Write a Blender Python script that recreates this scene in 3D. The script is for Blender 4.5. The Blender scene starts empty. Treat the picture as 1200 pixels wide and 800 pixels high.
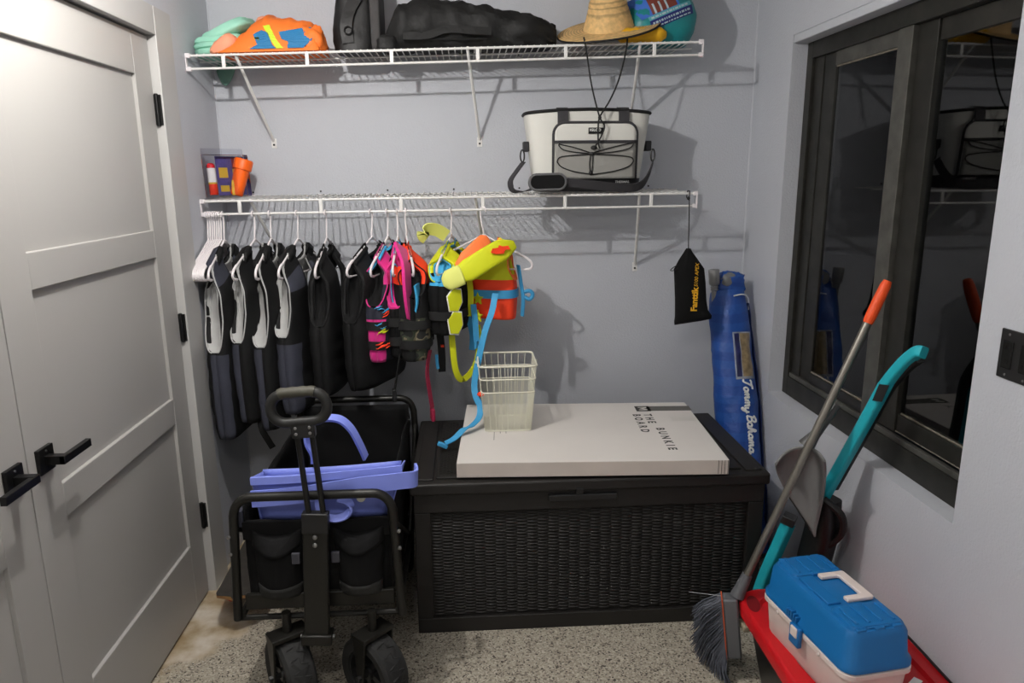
import bpy, bmesh, math, random
from math import sin, cos, pi, radians as R, sqrt, atan2
from mathutils import Vector as V, Matrix, noise

random.seed(7)
scene = bpy.context.scene
COL = scene.collection

# ------------------------------------------------------------------ camera
XL, XR, YB, ZC = -1.042, 1.262, 3.28, 2.44      # left wall, right wall, back wall, ceiling
YF = 2.975                                       # front lip of both wire shelves
cam_d = bpy.data.cameras.new('camera')
cam = bpy.data.objects.new('camera', cam_d)
COL.objects.link(cam)
cam_d.sensor_width = 36.0
cam_d.lens = 855.0 / 1200.0 * 36.0
cam_d.clip_start = 0.02
pitch, roll, yaw = math.atan(195 / 855), 0.009, R(3.4)
fw = V((sin(yaw) * cos(pitch), cos(yaw) * cos(pitch), -sin(pitch)))
rt = V((cos(yaw), -sin(yaw), 0)); up = rt.cross(fw)
rt2 = rt * cos(roll) - up * sin(roll); up2 = up * cos(roll) + rt * sin(roll)
m = Matrix.Identity(4)
for i in range(3):
    m[i][0], m[i][1], m[i][2] = rt2[i], up2[i], -fw[i]
m[2][3] = 1.6
cam.matrix_world = m
scene.camera = cam

# ------------------------------------------------------------------ world, exposure
w = bpy.data.worlds.new('night'); scene.world = w
w.use_nodes = True
w.node_tree.nodes['Background'].inputs[0].default_value = (0.02, 0.024, 0.035, 1)
w.node_tree.nodes['Background'].inputs[1].default_value = 0.25
vs = scene.view_settings
vs.view_transform = 'Standard'; vs.look = 'None'; vs.exposure = 0.12; vs.gamma = 1.0
vs.use_curve_mapping = False
LAMP_POS = V((-0.60, 1.735, 2.35))
LAMP_POWER = 45.0
FILL_POS = V((-0.25, 0.15, ZC - 0.02))
FILL_STRENGTH = 46.0

# ------------------------------------------------------------------ materials
def lin(c):
    return tuple(((x / 255) / 12.92 if x / 255 <= 0.04045 else ((x / 255 + 0.055) / 1.055) ** 2.4) for x in c[:3])
MATS = {}
def mat(name, col, rough=0.6, metal=0.0, var=0.0, vscale=8.0, bump=0.0, bscale=200.0, sheen=0.0, spec=0.5, bdist=0.002):
    if name in MATS: return MATS[name]
    mt = bpy.data.materials.new(name); mt.use_nodes = True
    nt = mt.node_tree; b = nt.nodes['Principled BSDF']
    c = lin(col) + (1,)
    b.inputs['Base Color'].default_value = c
    b.inputs['Roughness'].default_value = rough
    b.inputs['Metallic'].default_value = metal
    b.inputs['Specular IOR Level'].default_value = spec
    if sheen:
        b.inputs['Sheen Weight'].default_value = sheen; b.inputs['Sheen Roughness'].default_value = 0.5
    mt.diffuse_color = c
    if var or bump:
        tc = nt.nodes.new('ShaderNodeTexCoord')
    if var:
        n = nt.nodes.new('ShaderNodeTexNoise'); n.inputs['Scale'].default_value = vscale; n.inputs['Detail'].default_value = 5
        nt.links.new(tc.outputs['Object'], n.inputs['Vector'])
        mp = nt.nodes.new('ShaderNodeMapRange'); mp.inputs[1].default_value = 0.3; mp.inputs[2].default_value = 0.7
        mp.inputs[3].default_value = 1 - var; mp.inputs[4].default_value = 1 + var
        nt.links.new(n.outputs['Fac'], mp.inputs[0])
        mx = nt.nodes.new('ShaderNodeVectorMath'); mx.operation = 'SCALE'
        mx.inputs[0].default_value = c[:3]
        nt.links.new(mp.outputs[0], mx.inputs['Scale'])
        nt.links.new(mx.outputs[0], b.inputs['Base Color'])
    if bump:
        n2 = nt.nodes.new('ShaderNodeTexNoise'); n2.inputs['Scale'].default_value = bscale; n2.inputs['Detail'].default_value = 3
        nt.links.new(tc.outputs['Object'], n2.inputs['Vector'])
        bp = nt.nodes.new('ShaderNodeBump'); bp.inputs['Strength'].default_value = bump; bp.inputs['Distance'].default_value = bdist
        nt.links.new(n2.outputs['Fac'], bp.inputs['Height'])
        nt.links.new(bp.outputs[0], b.inputs['Normal'])
    MATS[name] = mt
    return mt

M_wall = mat('painted_wall', (193, 196, 203), 0.6, bump=0.45, bscale=140, bdist=0.004, var=0.02, vscale=3)
M_ceil = mat('ceiling_paint', (240, 240, 238), 0.8, bump=0.3, bscale=120)
M_door = mat('door_paint', (167, 165, 162), 0.42, var=0.01, vscale=5, bump=0.05, bscale=300)
M_trim = mat('trim_paint', (182, 181, 179), 0.4)
M_blackmetal = mat('black_hardware', (16, 16, 17), 0.38, 0.3)
M_wire = mat('white_coated_wire', (232, 231, 228), 0.35)
M_plasticw = mat('white_plastic', (232, 226, 228), 0.35)
M_black = mat('black_fabric', (13, 13, 14), 0.85, var=0.3, vscale=14, bump=0.5, bscale=500, bdist=0.001, spec=0.25)
M_neo = mat('black_neoprene', (13, 13, 14), 0.7, var=0.3, vscale=10, bump=0.25, bscale=600, bdist=0.001, spec=0.3)
M_slate = mat('slate_fabric', (52, 54, 66), 0.8, var=0.12, vscale=12, bump=0.4, bscale=500, bdist=0.001)
M_lining = mat('grey_lining', (176, 176, 175), 0.75, var=0.06, vscale=14, bump=0.2, bscale=400, bdist=0.001)
M_darkplast = mat('dark_plastic', (24, 24, 25), 0.45)
M_strapblk = mat('black_webbing', (11, 11, 12), 0.7, bump=0.4, bscale=700, bdist=0.0008)
M_frame = mat('wagon_tube', (30, 29, 26), 0.42, 0.35)
M_rubber = mat('tyre_rubber', (26, 26, 26), 0.75, var=0.15, vscale=20)
M_chest = mat('espresso_resin', (23, 20, 18), 0.58, var=0.08, vscale=30, bump=0.2, bscale=350, bdist=0.001)
M_steel = mat('steel_screw', (150, 150, 150), 0.3, 1.0)
M_card = mat('white_cardboard', (214, 209, 204), 0.75, var=0.03, vscale=5)
M_cardedge = mat('cardboard_side', (196, 186, 178), 0.8, var=0.05, vscale=10)
M_print = mat('dark_grey_ink', (62, 60, 58), 0.8)
M_lav = mat('lavender_rubber', (128, 142, 226), 0.55, var=0.03, vscale=10)
M_pink = mat('magenta_fabric', (214, 30, 130), 0.75, bump=0.3, bscale=400, sheen=0.2, bdist=0.001)
M_cyan = mat('cyan_fabric', (60, 165, 215), 0.7, bump=0.3, bscale=400, bdist=0.001)
M_orange = mat('neon_orange_fabric', (255, 66, 22), 0.7, bump=0.3, bscale=400, bdist=0.001)
M_peach = mat('orange_lining', (255, 128, 64), 0.7, bump=0.3, bscale=400, bdist=0.001)
M_yellow = mat('neon_yellow_fabric', (208, 214, 16), 0.7, bump=0.3, bscale=400, bdist=0.001)
M_ylt = mat('pale_yellow_fabric', (222, 226, 120), 0.75)
M_blue = mat('blue_webbing', (58, 150, 200), 0.65, bump=0.3, bscale=700, bdist=0.0008)
M_crim = mat('crimson_webbing', (150, 22, 60), 0.65, bump=0.3, bscale=700, bdist=0.0008)
M_white = mat('white_cloth', (235, 235, 232), 0.7)
M_red = mat('red_plastic', (196, 16, 26), 0.4, var=0.03, vscale=6)
M_teal = mat('teal_plastic', (34, 172, 186), 0.38)
M_bluep = mat('blue_plastic', (16, 104, 168), 0.42, bump=0.08, bscale=300)
M_pinkw = mat('off_white_plastic', (226, 212, 206), 0.45)
M_orangep = mat('orange_plastic', (255, 104, 10), 0.45)
M_alu = mat('handle_metal', (128, 124, 116), 0.38, 0.75, var=0.06, vscale=20)
M_greyp = mat('grey_plastic', (112, 112, 112), 0.45, var=0.05, vscale=10)
M_bronze = mat('bronze_aluminium', (50, 49, 45), 0.42, 0.45, var=0.3, vscale=16)
M_bronzel = mat('pale_aluminium', (92, 91, 86), 0.5, 0.5, var=0.25, vscale=18)  # lighter copy of the bronze; on the meeting stile it paints in the light
M_dirt = mat('old_glazing_putty', (118, 112, 100), 0.9, var=0.3, vscale=60)

def camo_mat():
    mt = mat('camo_fabric', (30, 32, 28), 0.8, bump=0.3, bscale=500)
    nt = mt.node_tree; b = nt.nodes['Principled BSDF']
    tc = nt.nodes.new('ShaderNodeTexCoord'); n = nt.nodes.new('ShaderNodeTexNoise')
    n.inputs['Scale'].default_value = 16; n.inputs['Detail'].default_value = 2
    cr = nt.nodes.new('ShaderNodeValToRGB'); cr.color_ramp.interpolation = 'CONSTANT'
    e = cr.color_ramp.elements
    e[0].position = 0; e[0].color = lin((18, 19, 18)) + (1,)
    e[1].position = 0.47; e[1].color = lin((52, 58, 44)) + (1,)
    x = e.new(0.55); x.color = lin((112, 104, 82)) + (1,)
    x = e.new(0.62); x.color = lin((24, 24, 22)) + (1,)
    nt.links.new(tc.outputs['Object'], n.inputs['Vector']); nt.links.new(n.outputs['Fac'], cr.inputs[0])
    nt.links.new(cr.outputs[0], b.inputs['Base Color'])
    return mt
M_camo = camo_mat()

def floor_mat():
    mt = mat('flake_epoxy_floor', (150, 142, 130), 0.55)
    nt = mt.node_tree; b = nt.nodes['Principled BSDF']; L = nt.links
    tc = nt.nodes.new('ShaderNodeTexCoord')
    vo = nt.nodes.new('ShaderNodeTexVoronoi'); vo.inputs['Scale'].default_value = 190; L.new(tc.outputs['Object'], vo.inputs['Vector'])
    sp = nt.nodes.new('ShaderNodeSeparateColor'); L.new(vo.outputs['Color'], sp.inputs[0])
    cr = nt.nodes.new('ShaderNodeValToRGB'); cr.color_ramp.interpolation = 'CONSTANT'
    e = cr.color_ramp.elements
    e[0].position = 0; e[0].color = lin((66, 58, 50)) + (1,)
    e[1].position = 0.07; e[1].color = lin((112, 104, 94)) + (1,)
    for p, c in ((0.17, (160, 152, 138)), (0.45, (176, 169, 154)), (0.72, (150, 142, 128)), (0.9, (192, 186, 172))):
        x = e.new(p); x.color = lin(c) + (1,)
    L.new(sp.outputs[0], cr.inputs[0])
    # worn bare concrete by the door
    n = nt.nodes.new('ShaderNodeTexNoise'); n.inputs['Scale'].default_value = 5; n.inputs['Detail'].default_value = 8; n.inputs['Roughness'].default_value = 0.7
    L.new(tc.outputs['Object'], n.inputs['Vector'])
    sx = nt.nodes.new('ShaderNodeSeparateXYZ'); L.new(tc.outputs['Object'], sx.inputs[0])
    gx = nt.nodes.new('ShaderNodeMapRange'); gx.inputs[1].default_value = -0.55; gx.inputs[2].default_value = -0.95; gx.inputs[3].default_value = -0.6; gx.inputs[4].default_value = 0.22
    L.new(sx.outputs[0], gx.inputs[0])
    gy = nt.nodes.new('ShaderNodeMapRange'); gy.inputs[1].default_value = 1.95; gy.inputs[2].default_value = 2.4; gy.inputs[3].default_value = -0.55; gy.inputs[4].default_value = 0.0
    L.new(sx.outputs[1], gy.inputs[0])
    a1 = nt.nodes.new('ShaderNodeMath'); a1.operation = 'ADD'; L.new(gx.outputs[0], a1.inputs[0]); L.new(gy.outputs[0], a1.inputs[1])
    a2 = nt.nodes.new('ShaderNodeMath'); a2.operation = 'ADD'; L.new(a1.outputs[0], a2.inputs[0]); L.new(n.outputs['Fac'], a2.inputs[1])
    mk = nt.nodes.new('ShaderNodeMapRange'); mk.inputs[1].default_value = 0.44; mk.inputs[2].default_value = 0.56; L.new(a2.outputs[0], mk.inputs[0])
    n2 = nt.nodes.new('ShaderNodeTexNoise'); n2.inputs['Scale'].default_value = 9; n2.inputs['Detail'].default_value = 9; L.new(tc.outputs['Object'], n2.inputs['Vector'])
    c2 = nt.nodes.new('ShaderNodeValToRGB'); e = c2.color_ramp.elements
    e[0].position = 0.35; e[0].color = lin((150, 130, 98)) + (1,); e[1].position = 0.66; e[1].color = lin((205, 198, 186)) + (1,)
    x = e.new(0.5); x.color = lin((182, 168, 146)) + (1,)
    L.new(n2.outputs['Fac'], c2.inputs[0])
    mx = nt.nodes.new('ShaderNodeMix'); mx.data_type = 'RGBA'
    L.new(mk.outputs[0], mx.inputs[0]); L.new(cr.outputs[0], mx.inputs[6]); L.new(c2.outputs[0], mx.inputs[7])
    L.new(mx.outputs[2], b.inputs['Base Color'])
    bp = nt.nodes.new('ShaderNodeBump'); bp.inputs['Strength'].default_value = 0.4; bp.inputs['Distance'].default_value = 0.006
    ad = nt.nodes.new('ShaderNodeMath'); ad.operation = 'MULTIPLY'; L.new(mk.outputs[0], ad.inputs[0]); L.new(n2.outputs['Fac'], ad.inputs[1])
    L.new(ad.outputs[0], bp.inputs['Height']); L.new(bp.outputs[0], b.inputs['Normal'])
    return mt
M_floor = floor_mat()

def glass_mat(name, tint=(0.75, 0.78, 0.8), ior=1.6):
    mt = bpy.data.materials.new(name); mt.use_nodes = True
    nt = mt.node_tree; nt.nodes.clear()
    o = nt.nodes.new('ShaderNodeOutputMaterial'); mx = nt.nodes.new('ShaderNodeMixShader')
    fr = nt.nodes.new('ShaderNodeFresnel'); fr.inputs[0].default_value = ior
    t = nt.nodes.new('ShaderNodeBsdfTransparent'); t.inputs[0].default_value = tint + (1,)
    g = nt.nodes.new('ShaderNodeBsdfGlossy'); g.inputs['Roughness'].default_value = 0.02
    g.inputs['Color'].default_value = (0.9, 0.9, 0.9, 1)
    nt.links.new(fr.outputs[0], mx.inputs[0]); nt.links.new(t.outputs[0], mx.inputs[1]); nt.links.new(g.outputs[0], mx.inputs[2])
    nt.links.new(mx.outputs[0], o.inputs[0])
    return mt
M_glass = glass_mat('window_glass')
M_clear = glass_mat('clear_blister_plastic', (0.92, 0.92, 0.95), 1.35)

# ------------------------------------------------------------------ mesh helpers
WM = {}
class MB:
    """collects shapes; build() links them as one mesh object"""
    def __init__(s): s.v = []; s.f = []; s.mi = []; s.cur = 0
    def add(s, vs, fs, mi=None):
        o = len(s.v); s.v += [V(p) for p in vs]
        for k, f in enumerate(fs):
            s.f.append([o + i for i in f]); s.mi.append(s.cur if mi is None else (mi[k] if isinstance(mi, list) else mi))
        return s
    def box(s, x0, x1, y0, y1, z0, z1, M=None):
        p = [V((x, y, z)) for z in (z0, z1) for y in (y0, y1) for x in (x0, x1)]
        if M is not None: p = [M @ q for q in p]
        return s.add(p, [(0, 2, 3, 1), (4, 5, 7, 6), (0, 1, 5, 4), (2, 6, 7, 3), (0, 4, 6, 2), (1, 3, 7, 5)])
    def tube(s, pts, r, n=8, closed=False, cap=True, flat=None):
        pts = [V(p) for p in pts]; N = len(pts); rs = r if isinstance(r, (list, tuple)) else [r] * N
        rings = []; prev = None
        for i in range(N):
            a = pts[(i - 1) % N] if (closed or i > 0) else pts[i]
            b = pts[(i + 1) % N] if (closed or i < N - 1) else pts[i]
            t = (b - a)
            t = t.normalized() if t.length > 1e-9 else V((0, 0, 1))
            if prev is None:
                h = V((0, 0, 1)) if abs(t.z) < 0.9 else V((1, 0, 0))
                nx = t.cross(h).normalized()
            else:
                nx = prev - t * prev.dot(t)
                nx = nx.normalized() if nx.length > 1e-6 else t.orthogonal().normalized()
            prev = nx; ny = t.cross(nx)
            rings.append([pts[i] + nx * (cos(2 * pi * k / n) * rs[i]) + ny * (sin(2 * pi * k / n) * rs[i]) for k in range(n)])
        return s.loft(rings, cap and not closed, closed)
    def loft(s, rings, cap=True, closed=False):
        n = len(rings[0]); o = []; vs = [p for r in rings for p in r]; N = len(rings)
        for i in range(N if closed else N - 1):
            for k in range(n):
                a = i * n + k; b = i * n + (k + 1) % n; c = ((i + 1) % N) * n + (k + 1) % n; d = ((i + 1) % N) * n + k
                o.append((a, b, c, d))
        if cap:
            o.append(tuple(reversed(range(n)))); o.append(tuple((N - 1) * n + k for k in range(n)))
        return s.add(vs, o)
    def lathe(s, prof, n=24, M=None, cap=True):
        rings = []
        for r, z in prof:
            ring = [V((r * cos(2 * pi * k / n), r * sin(2 * pi * k / n), z)) for k in range(n)]
            if M is not None: ring = [M @ p for p in ring]
            rings.append(ring)
        return s.loft(rings, cap)
    def prism(s, poly, d0, d1, M=None):
        """poly in local xy, extruded along local z"""
        n = len(poly)
        p = [V((x, y, d0)) for x, y in poly] + [V((x, y, d1)) for x, y in poly]
        if M is not None: p = [M @ q for q in p]
        return s.add(p, [tuple(reversed(range(n))), tuple(range(n, 2 * n))] + [(k, (k + 1) % n, n + (k + 1) % n, n + k) for k in range(n)])
    def ribbon(s, pts, width, wd, th=0.0015):
        """flat webbing strip along pts; wd = width direction (one or per point)"""
        pts = [V(p) for p in pts]; rings = []
        for i, p in enumerate(pts):
            t = (pts[min(i + 1, len(pts) - 1)] - pts[max(i - 1, 0)]).normalized()
            d = V(wd[i] if isinstance(wd, list) else wd); d = (d - t * d.dot(t)).normalized(); nn = t.cross(d)
            rings.append([p + d * width / 2 + nn * th, p - d * width / 2 + nn * th, p - d * width / 2 - nn * th, p + d * width / 2 - nn * th])
        return s.loft(rings)
    def grid(s, fn, nu, nv, mi=None, wrap=False):
        vs = [fn(i / (nu - 1), j / (nv - 1)) for j in range(nv) for i in range(nu)]
        fs = [(j * nu + i, j * nu + i + 1, (j + 1) * nu + i + 1, (j + 1) * nu + i) for j in range(nv - 1) for i in range(nu - 1)]
        return s.add(vs, fs, mi)
    def ball(s, c, rx, ry=None, rz=None, n=14, m_=9):
        ry = rx if ry is None else ry; rz = rx if rz is None else rz
        c = V(c)
        rings = [[c + V((rx * cos(2 * pi * k / n) * sin(a), ry * sin(2 * pi * k / n) * sin(a), -rz * cos(a))) for k in range(n)]
                 for a in [max(0.02, min(pi - 0.02, pi * j / m_)) for j in range(m_ + 1)]]
        return s.loft(rings)
    def build(s, name, mats, parent=None, world=True, smooth=40, bevel=0.0, bseg=2, subsurf=0, solid=0.0, weld=False, disp=None):
        me = bpy.data.meshes.new(name)
        vs = s.v
        if disp: vs = [p + disp(p) for p in vs]
        if parent is not None and world: 
            inv = WM[parent.name].inverted(); vs = [inv @ p for p in vs]
        me.from_pydata([tuple(p) for p in vs], [], s.f)
        ms = mats if isinstance(mats, (list, tuple)) else [mats]
        for mm in ms: me.materials.append(mm)
        me.polygons.foreach_set('material_index', s.mi)
        bm = bmesh.new(); bm.from_mesh(me)
        if weld: bmesh.ops.remove_doubles(bm, verts=bm.verts, dist=1e-4)
        bmesh.ops.recalc_face_normals(bm, faces=bm.faces)
        bm.to_mesh(me); bm.free()
        if smooth:
            for p in me.polygons: p.use_smooth = True
            me.set_sharp_from_angle(angle=R(smooth))
        o = bpy.data.objects.new(name, me); COL.objects.link(o)
        if parent is not None:
            o.parent = parent; WM[o.name] = WM[parent.name]
        else: WM[o.name] = Matrix.Identity(4)
        if solid:
            md = o.modifiers.new('solid', 'SOLIDIFY'); md.thickness = abs(solid); md.offset = -1 if solid > 0 else 1
        if bevel:
            md = o.modifiers.new('bevel', 'BEVEL'); md.width = bevel; md.segments = bseg; md.limit_method = 'ANGLE'; md.angle_limit = R(40)
        if subsurf:
            md = o.modifiers.new('sub', 'SUBSURF'); md.levels = subsurf; md.render_levels = subsurf
        return o

def tag(o, label, cat, group=None):
    o['label'] = label; o['category'] = cat
    if group: o['group'] = group
    return o
def thing(name, label, cat, loc=(0, 0, 0), M=None, group=None):
    o = bpy.data.objects.new(name, None); COL.objects.link(o)
    o.empty_display_size = 0.05
    mw = Matrix.Translation(V(loc)) @ (M if M is not None else Matrix.Identity(4))
    o.matrix_world = mw; WM[o.name] = mw
    return tag(o, label, cat, group)
def struct(o): o['kind'] = 'structure'; return o
def sroot(name, loc=(0, 0, 0)):
    o = bpy.data.objects.new(name, None); COL.objects.link(o); o.location = loc
    WM[o.name] = Matrix.Translation(V(loc)); o['kind'] = 'structure'
    return o
def copy_tree(o, parent=None):
    c = o.copy(); COL.objects.link(c)
    if parent: c.parent = parent
    for ch in list(o.children): copy_tree(ch, c)
    return c
def share(src, parent, mw, name=None):
    """another piece on the same mesh data, placed at world matrix mw"""
    o = bpy.data.objects.new(name or src.name.split('.')[0], src.data); COL.objects.link(o)
    for md in src.modifiers:
        n = o.modifiers.new(md.name, md.type)
        if md.type == 'BEVEL': n.width = md.width; n.segments = md.segments; n.limit_method = 'ANGLE'
    o.parent = parent; o.matrix_local = WM[parent.name].inverted() @ mw
    return o
def basis(o, x, y, z):
    mm = Matrix.Identity(4)
    for i in range(3): mm[i][0], mm[i][1], mm[i][2], mm[i][3] = x[i], y[i], z[i], o[i]
    return mm
def axis_m(p, d, upv=(0, 0, 1)):
    """matrix with local z along d"""
    z = V(d).normalized(); x = V(upv).cross(z)
    if x.length < 1e-5: x = V((1, 0, 0)).cross(z)
    x.normalize(); y = z.cross(x)
    return basis(V(p), x, y, z)
def smooth_pts(pts, k=6, closed=False):
    pts = [V(p) for p in pts]; N = len(pts); out = []
    for i in range(N if closed else N - 1):
        g = (lambda j: pts[j % N]) if closed else (lambda j: pts[max(0, min(N - 1, j))])
        a, b, c, d = g(i - 1), g(i), g(i + 1), g(i + 2)
        for q in range(k):
            t = q / k
            out.append(0.5 * ((2 * b) + (c - a) * t + (2 * a - 5 * b + 4 * c - d) * t * t + (3 * b - a - 3 * c + d) * t ** 3))
    if not closed: out.append(pts[-1])
    return out
def text(name, body, M, size, mt, parent, ext=0.0004, shear=0.0, warp=None, spacing=1.0, align='LEFT', offs=0.0):
    cu = bpy.data.curves.new(name, 'FONT'); cu.body = body; cu.size = size; cu.extrude = ext; cu.shear = shear
    cu.space_character = spacing; cu.align_x = align; cu.resolution_u = 3; cu.offset = offs
    t = bpy.data.objects.new(name + '_c', cu); COL.objects.link(t)
    dg = bpy.context.evaluated_depsgraph_get()
    me = bpy.data.meshes.new_from_object(t.evaluated_get(dg))
    bpy.data.objects.remove(t); bpy.data.curves.remove(cu)
    inv = WM[parent.name].inverted() if parent else Matrix.Identity(4)
    for v in me.vertices:
        p = M @ v.co
        if warp: p = warp(p)
        v.co = inv @ p
    me.materials.clear(); me.materials.append(mt)
    o = bpy.data.objects.new(name, me); COL.objects.link(o)
    if parent: o.parent = parent; WM[o.name] = WM[parent.name]
    return o
def N3(p, s=1.0, seed=0.0):
    return noise.noise(V(p) * s + V((seed, seed * 1.7, -seed)))
def rrect(w_, h_, r, n=5):
    out = []
    for cx, cy, a0 in ((w_ / 2 - r, h_ / 2 - r, 0), (-w_ / 2 + r, h_ / 2 - r, 90), (-w_ / 2 + r, -h_ / 2 + r, 180), (w_ / 2 - r, -h_ / 2 + r, 270)):
        for k in range(n + 1):
            a = R(a0 + 90 * k / n); out.append((cx + r * cos(a), cy + r * sin(a)))
    return out
# ================================================================== THE SETTING
Y0 = -1.4
struct(MB().box(XL - 0.2, XR + 0.2, Y0 - 0.1, YB + 0.1, -0.08, 0).build('floor', M_floor, smooth=0))
struct(MB().box(XL - 0.2, XR + 0.2, Y0 - 0.1, YB + 0.1, ZC, ZC + 0.08).build('ceiling', M_ceil, smooth=0))
struct(MB().box(XL - 0.15, XR + 0.15, YB, YB + 0.1, 0, ZC).build('wall_back', M_wall, smooth=0))
struct(MB().box(XL - 0.15, XR + 0.15, Y0 - 0.1, Y0, 0, ZC).build('wall_front', M_ceil, smooth=0))
DY0, DYS, DY1, DZ = 0.712, 1.690, 2.672, 2.062          # door opening: start, split, hinge side, head
wl = MB()
wl.box(XL - 0.13, XL, DY1 + 0.03, YB, 0, ZC); wl.box(XL - 0.13, XL, Y0, DY0 - 0.03, 0, ZC)
wl.box(XL - 0.13, XL, DY0 - 0.03, DY1 + 0.03, DZ + 0.03, ZC)
struct(wl.build('wall_left', M_wall, smooth=0))
WY0, WY1, WZ0, WZ1 = 1.698, 2.909, 0.692, 2.112         # window opening
wr = MB()
wr.box(XR, XR + 0.14, WY1, YB, 0, ZC); wr.box(XR, XR + 0.14, Y0, WY0, 0, ZC)
wr.box(XR, XR + 0.14, WY0, WY1, 0, WZ0); wr.box(XR, XR + 0.14, WY0, WY1, WZ1, ZC)
struct(wr.build('wall_right', M_wall, smooth=0, weld=False))
# softly rounded plaster edge of the window reveal
rev = MB()
rev.box(XR + 0.002, XR + 0.07, WY0, WY1, WZ1 - 0.03, WZ1 + 0.001, Matrix.Identity(4))
for k in (0, 1, 4, 5): pass
struct(rev.build('trim_3', M_wall, smooth=0, bevel=0.004))

# caulk beads in the two back corners
for i_, x_ in ((6, XL), (7, XR)):
    struct(MB().tube([(x_, YB, 0.0), (x_, YB, ZC)], 0.005, 8).build('trim_%d' % i_, M_wall))
# door casing
CW = 0.135
FX = XL + 0.016
struct(MB().box(XL - 0.13, FX, DY1 + 0.006, DY1 + CW + 0.012, 0, DZ + CW * 0.72).build('trim_1', M_trim, smooth=0, bevel=0.002))
struct(MB().box(XL - 0.13, FX - 0.0006, DY0 - CW, DY1 + 0.006, DZ + 0.006, DZ + CW * 0.72).build('trim_2', M_trim, smooth=0, bevel=0.002))
struct(MB().box(XL - 0.13, FX, DY0 - CW, DY0 - 0.006, 0, DZ + 0.006).build('trim_4', M_trim, smooth=0, bevel=0.002))

DX = -1.054                                   # door face
def door(name, ya, yb, hinge_far):
    d = sroot(name, (DX, (ya + yb) / 2, 0.006))
    ZB, ZT = 0.008, DZ
    sl = 0.125
    P = lambda nm, y0, y1, z0, z1, x1=DX, x0=DX - 0.035, bv=0.0015: MB().box(x0, x1, y0, y1, z0, z1).build(nm, M_door, d, smooth=0, bevel=bv)
    P('stile', ya, ya + sl, ZB, ZT); P('stile', yb - sl, yb, ZB, ZT)
    i0, i1 = ya + sl - 0.0005, yb - sl + 0.0005
    for z0, z1 in ((ZB, 0.262), (0.744, 0.837), (1.337, 1.429), (1.928, ZT)):
        P('rail', i0, i1, z0, z1, bv=0.003)
    for z0, z1 in ((0.262, 0.744), (0.837, 1.337), (1.429, 1.928)):
        P('panel', i0 - 0.004, i1 + 0.004, z0 - 0.004, z1 + 0.004, DX - 0.0115, DX - 0.033)
    # lever on a square rose
    yr = (ya + 0.062) if hinge_far else (yb - 0.062)
    s = 1 if hinge_far else -1
    h = MB().box(DX - 0.001, DX + 0.01, yr - 0.032, yr + 0.032, 0.896, 0.96).build('handle', M_blackmetal, d, smooth=0, bevel=0.0015)
    lv = MB()
    lv.box(DX + 0.009, DX + 0.056, yr - 0.011, yr + 0.011, 0.917, 0.939)
    lv.box(DX + 0.044, DX + 0.058, min(yr - s * 0.011, yr + s * 0.118), max(yr - s * 0.011, yr + s * 0.118), 0.918, 0.938)
    lv.build('lever', M_blackmetal, h, smooth=0, bevel=0.001)
    MB().lathe([(0.003, 0), (0.003, 0.002)], 10, axis_m((DX + 0.01, yr, 0.95), (1, 0, 0))).build('keyhole', M_steel, h)
    if hinge_far:
        for zc in (1.827, 1.068, 0.327):
            hg = MB().box(DX - 0.004, FX - 0.006, DY1 + 0.002, DY1 + 0.0058, zc - 0.05, zc + 0.05).build('hinge', M_blackmetal, d, smooth=0)
            MB().lathe([(0.004, -0.054), (0.0065, -0.052), (0.0065, 0.052), (0.004, 0.054)], 12, Matrix.Translation((DX + 0.008, DY1 + 0.0, zc))).build('knuckle', M_blackmetal, hg)
    return d
door('door_1', DYS + 0.002, DY1 - 0.001, True)
door('door_2', DY0 + 0.002, DYS - 0.002, False)
# astragal strip covering the gap of the two leaves
struct(MB().box(DX - 0.03, DX - 0.012, DYS - 0.002, DYS + 0.002, 0.01, DZ - 0.004).build('trim_5', M_trim, smooth=0))

# ------------------------------------------------------------------ sliding aluminium window
GX = XR + 0.06
wd = sroot('window_1', (GX, (WY0 + WY1) / 2, WZ0))
ZT2 = 2.085
def wbox(nm, x0, x1, y0, y1, z0, z1, mt=M_bronze, par=None, bv=0.002):
    return MB().box(x0, x1, y0, y1, z0, z1).build(nm, mt, par or wd, smooth=0, bevel=bv)
wf = wbox('frame_jamb', GX, GX + 0.06, 2.862, WY1 - 0.001, WZ0 + 0.001, ZT2)
wbox('frame_head', GX, GX + 0.06, WY0 + 0.001, 2.862, 2.022, ZT2)
wbox('frame_sill', GX, GX + 0.06, WY0 + 0.001, 2.862, WZ0 + 0.001, 0.772)
wbox('frame_jamb', GX, GX + 0.06, WY0 + 0.001, WY0 + 0.05, 0.772, 2.022)
wbox('track', GX + 0.004, GX + 0.02, WY0 + 0.05, 2.862, 0.772, 0.79, M_bronzel)
# far sash (inner track) and near sash (outer track)
sa = wbox('sash_stile', GX + 0.012, GX + 0.034, 2.79, 2.862, 0.79, 2.022)
wbox('sash_stile', GX + 0.016, GX + 0.04, 2.70, 2.789, 0.79, 2.022, M_bronze)
wbox('sash_rail', GX + 0.012, GX + 0.034, 2.30, 2.70, 1.974, 2.022, M_bronzel)
wbox('sash_rail', GX + 0.012, GX + 0.034, 2.30, 2.70, 0.79, 0.83)
wbox('meeting_stile', GX + 0.004, GX + 0.034, 2.225, 2.30, 0.79, 2.022, M_bronzel)
wbox('meeting_stile', GX + 0.022, GX + 0.05, 2.13, 2.224, 0.79, 2.022)
wbox('sash_rail', GX + 0.03, GX + 0.05, WY0 + 0.05, 2.13, 1.962, 2.022)
wbox('sash_rail', GX + 0.03, GX + 0.05, WY0 + 0.05, 2.13, 0.79, 0.85)
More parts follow.
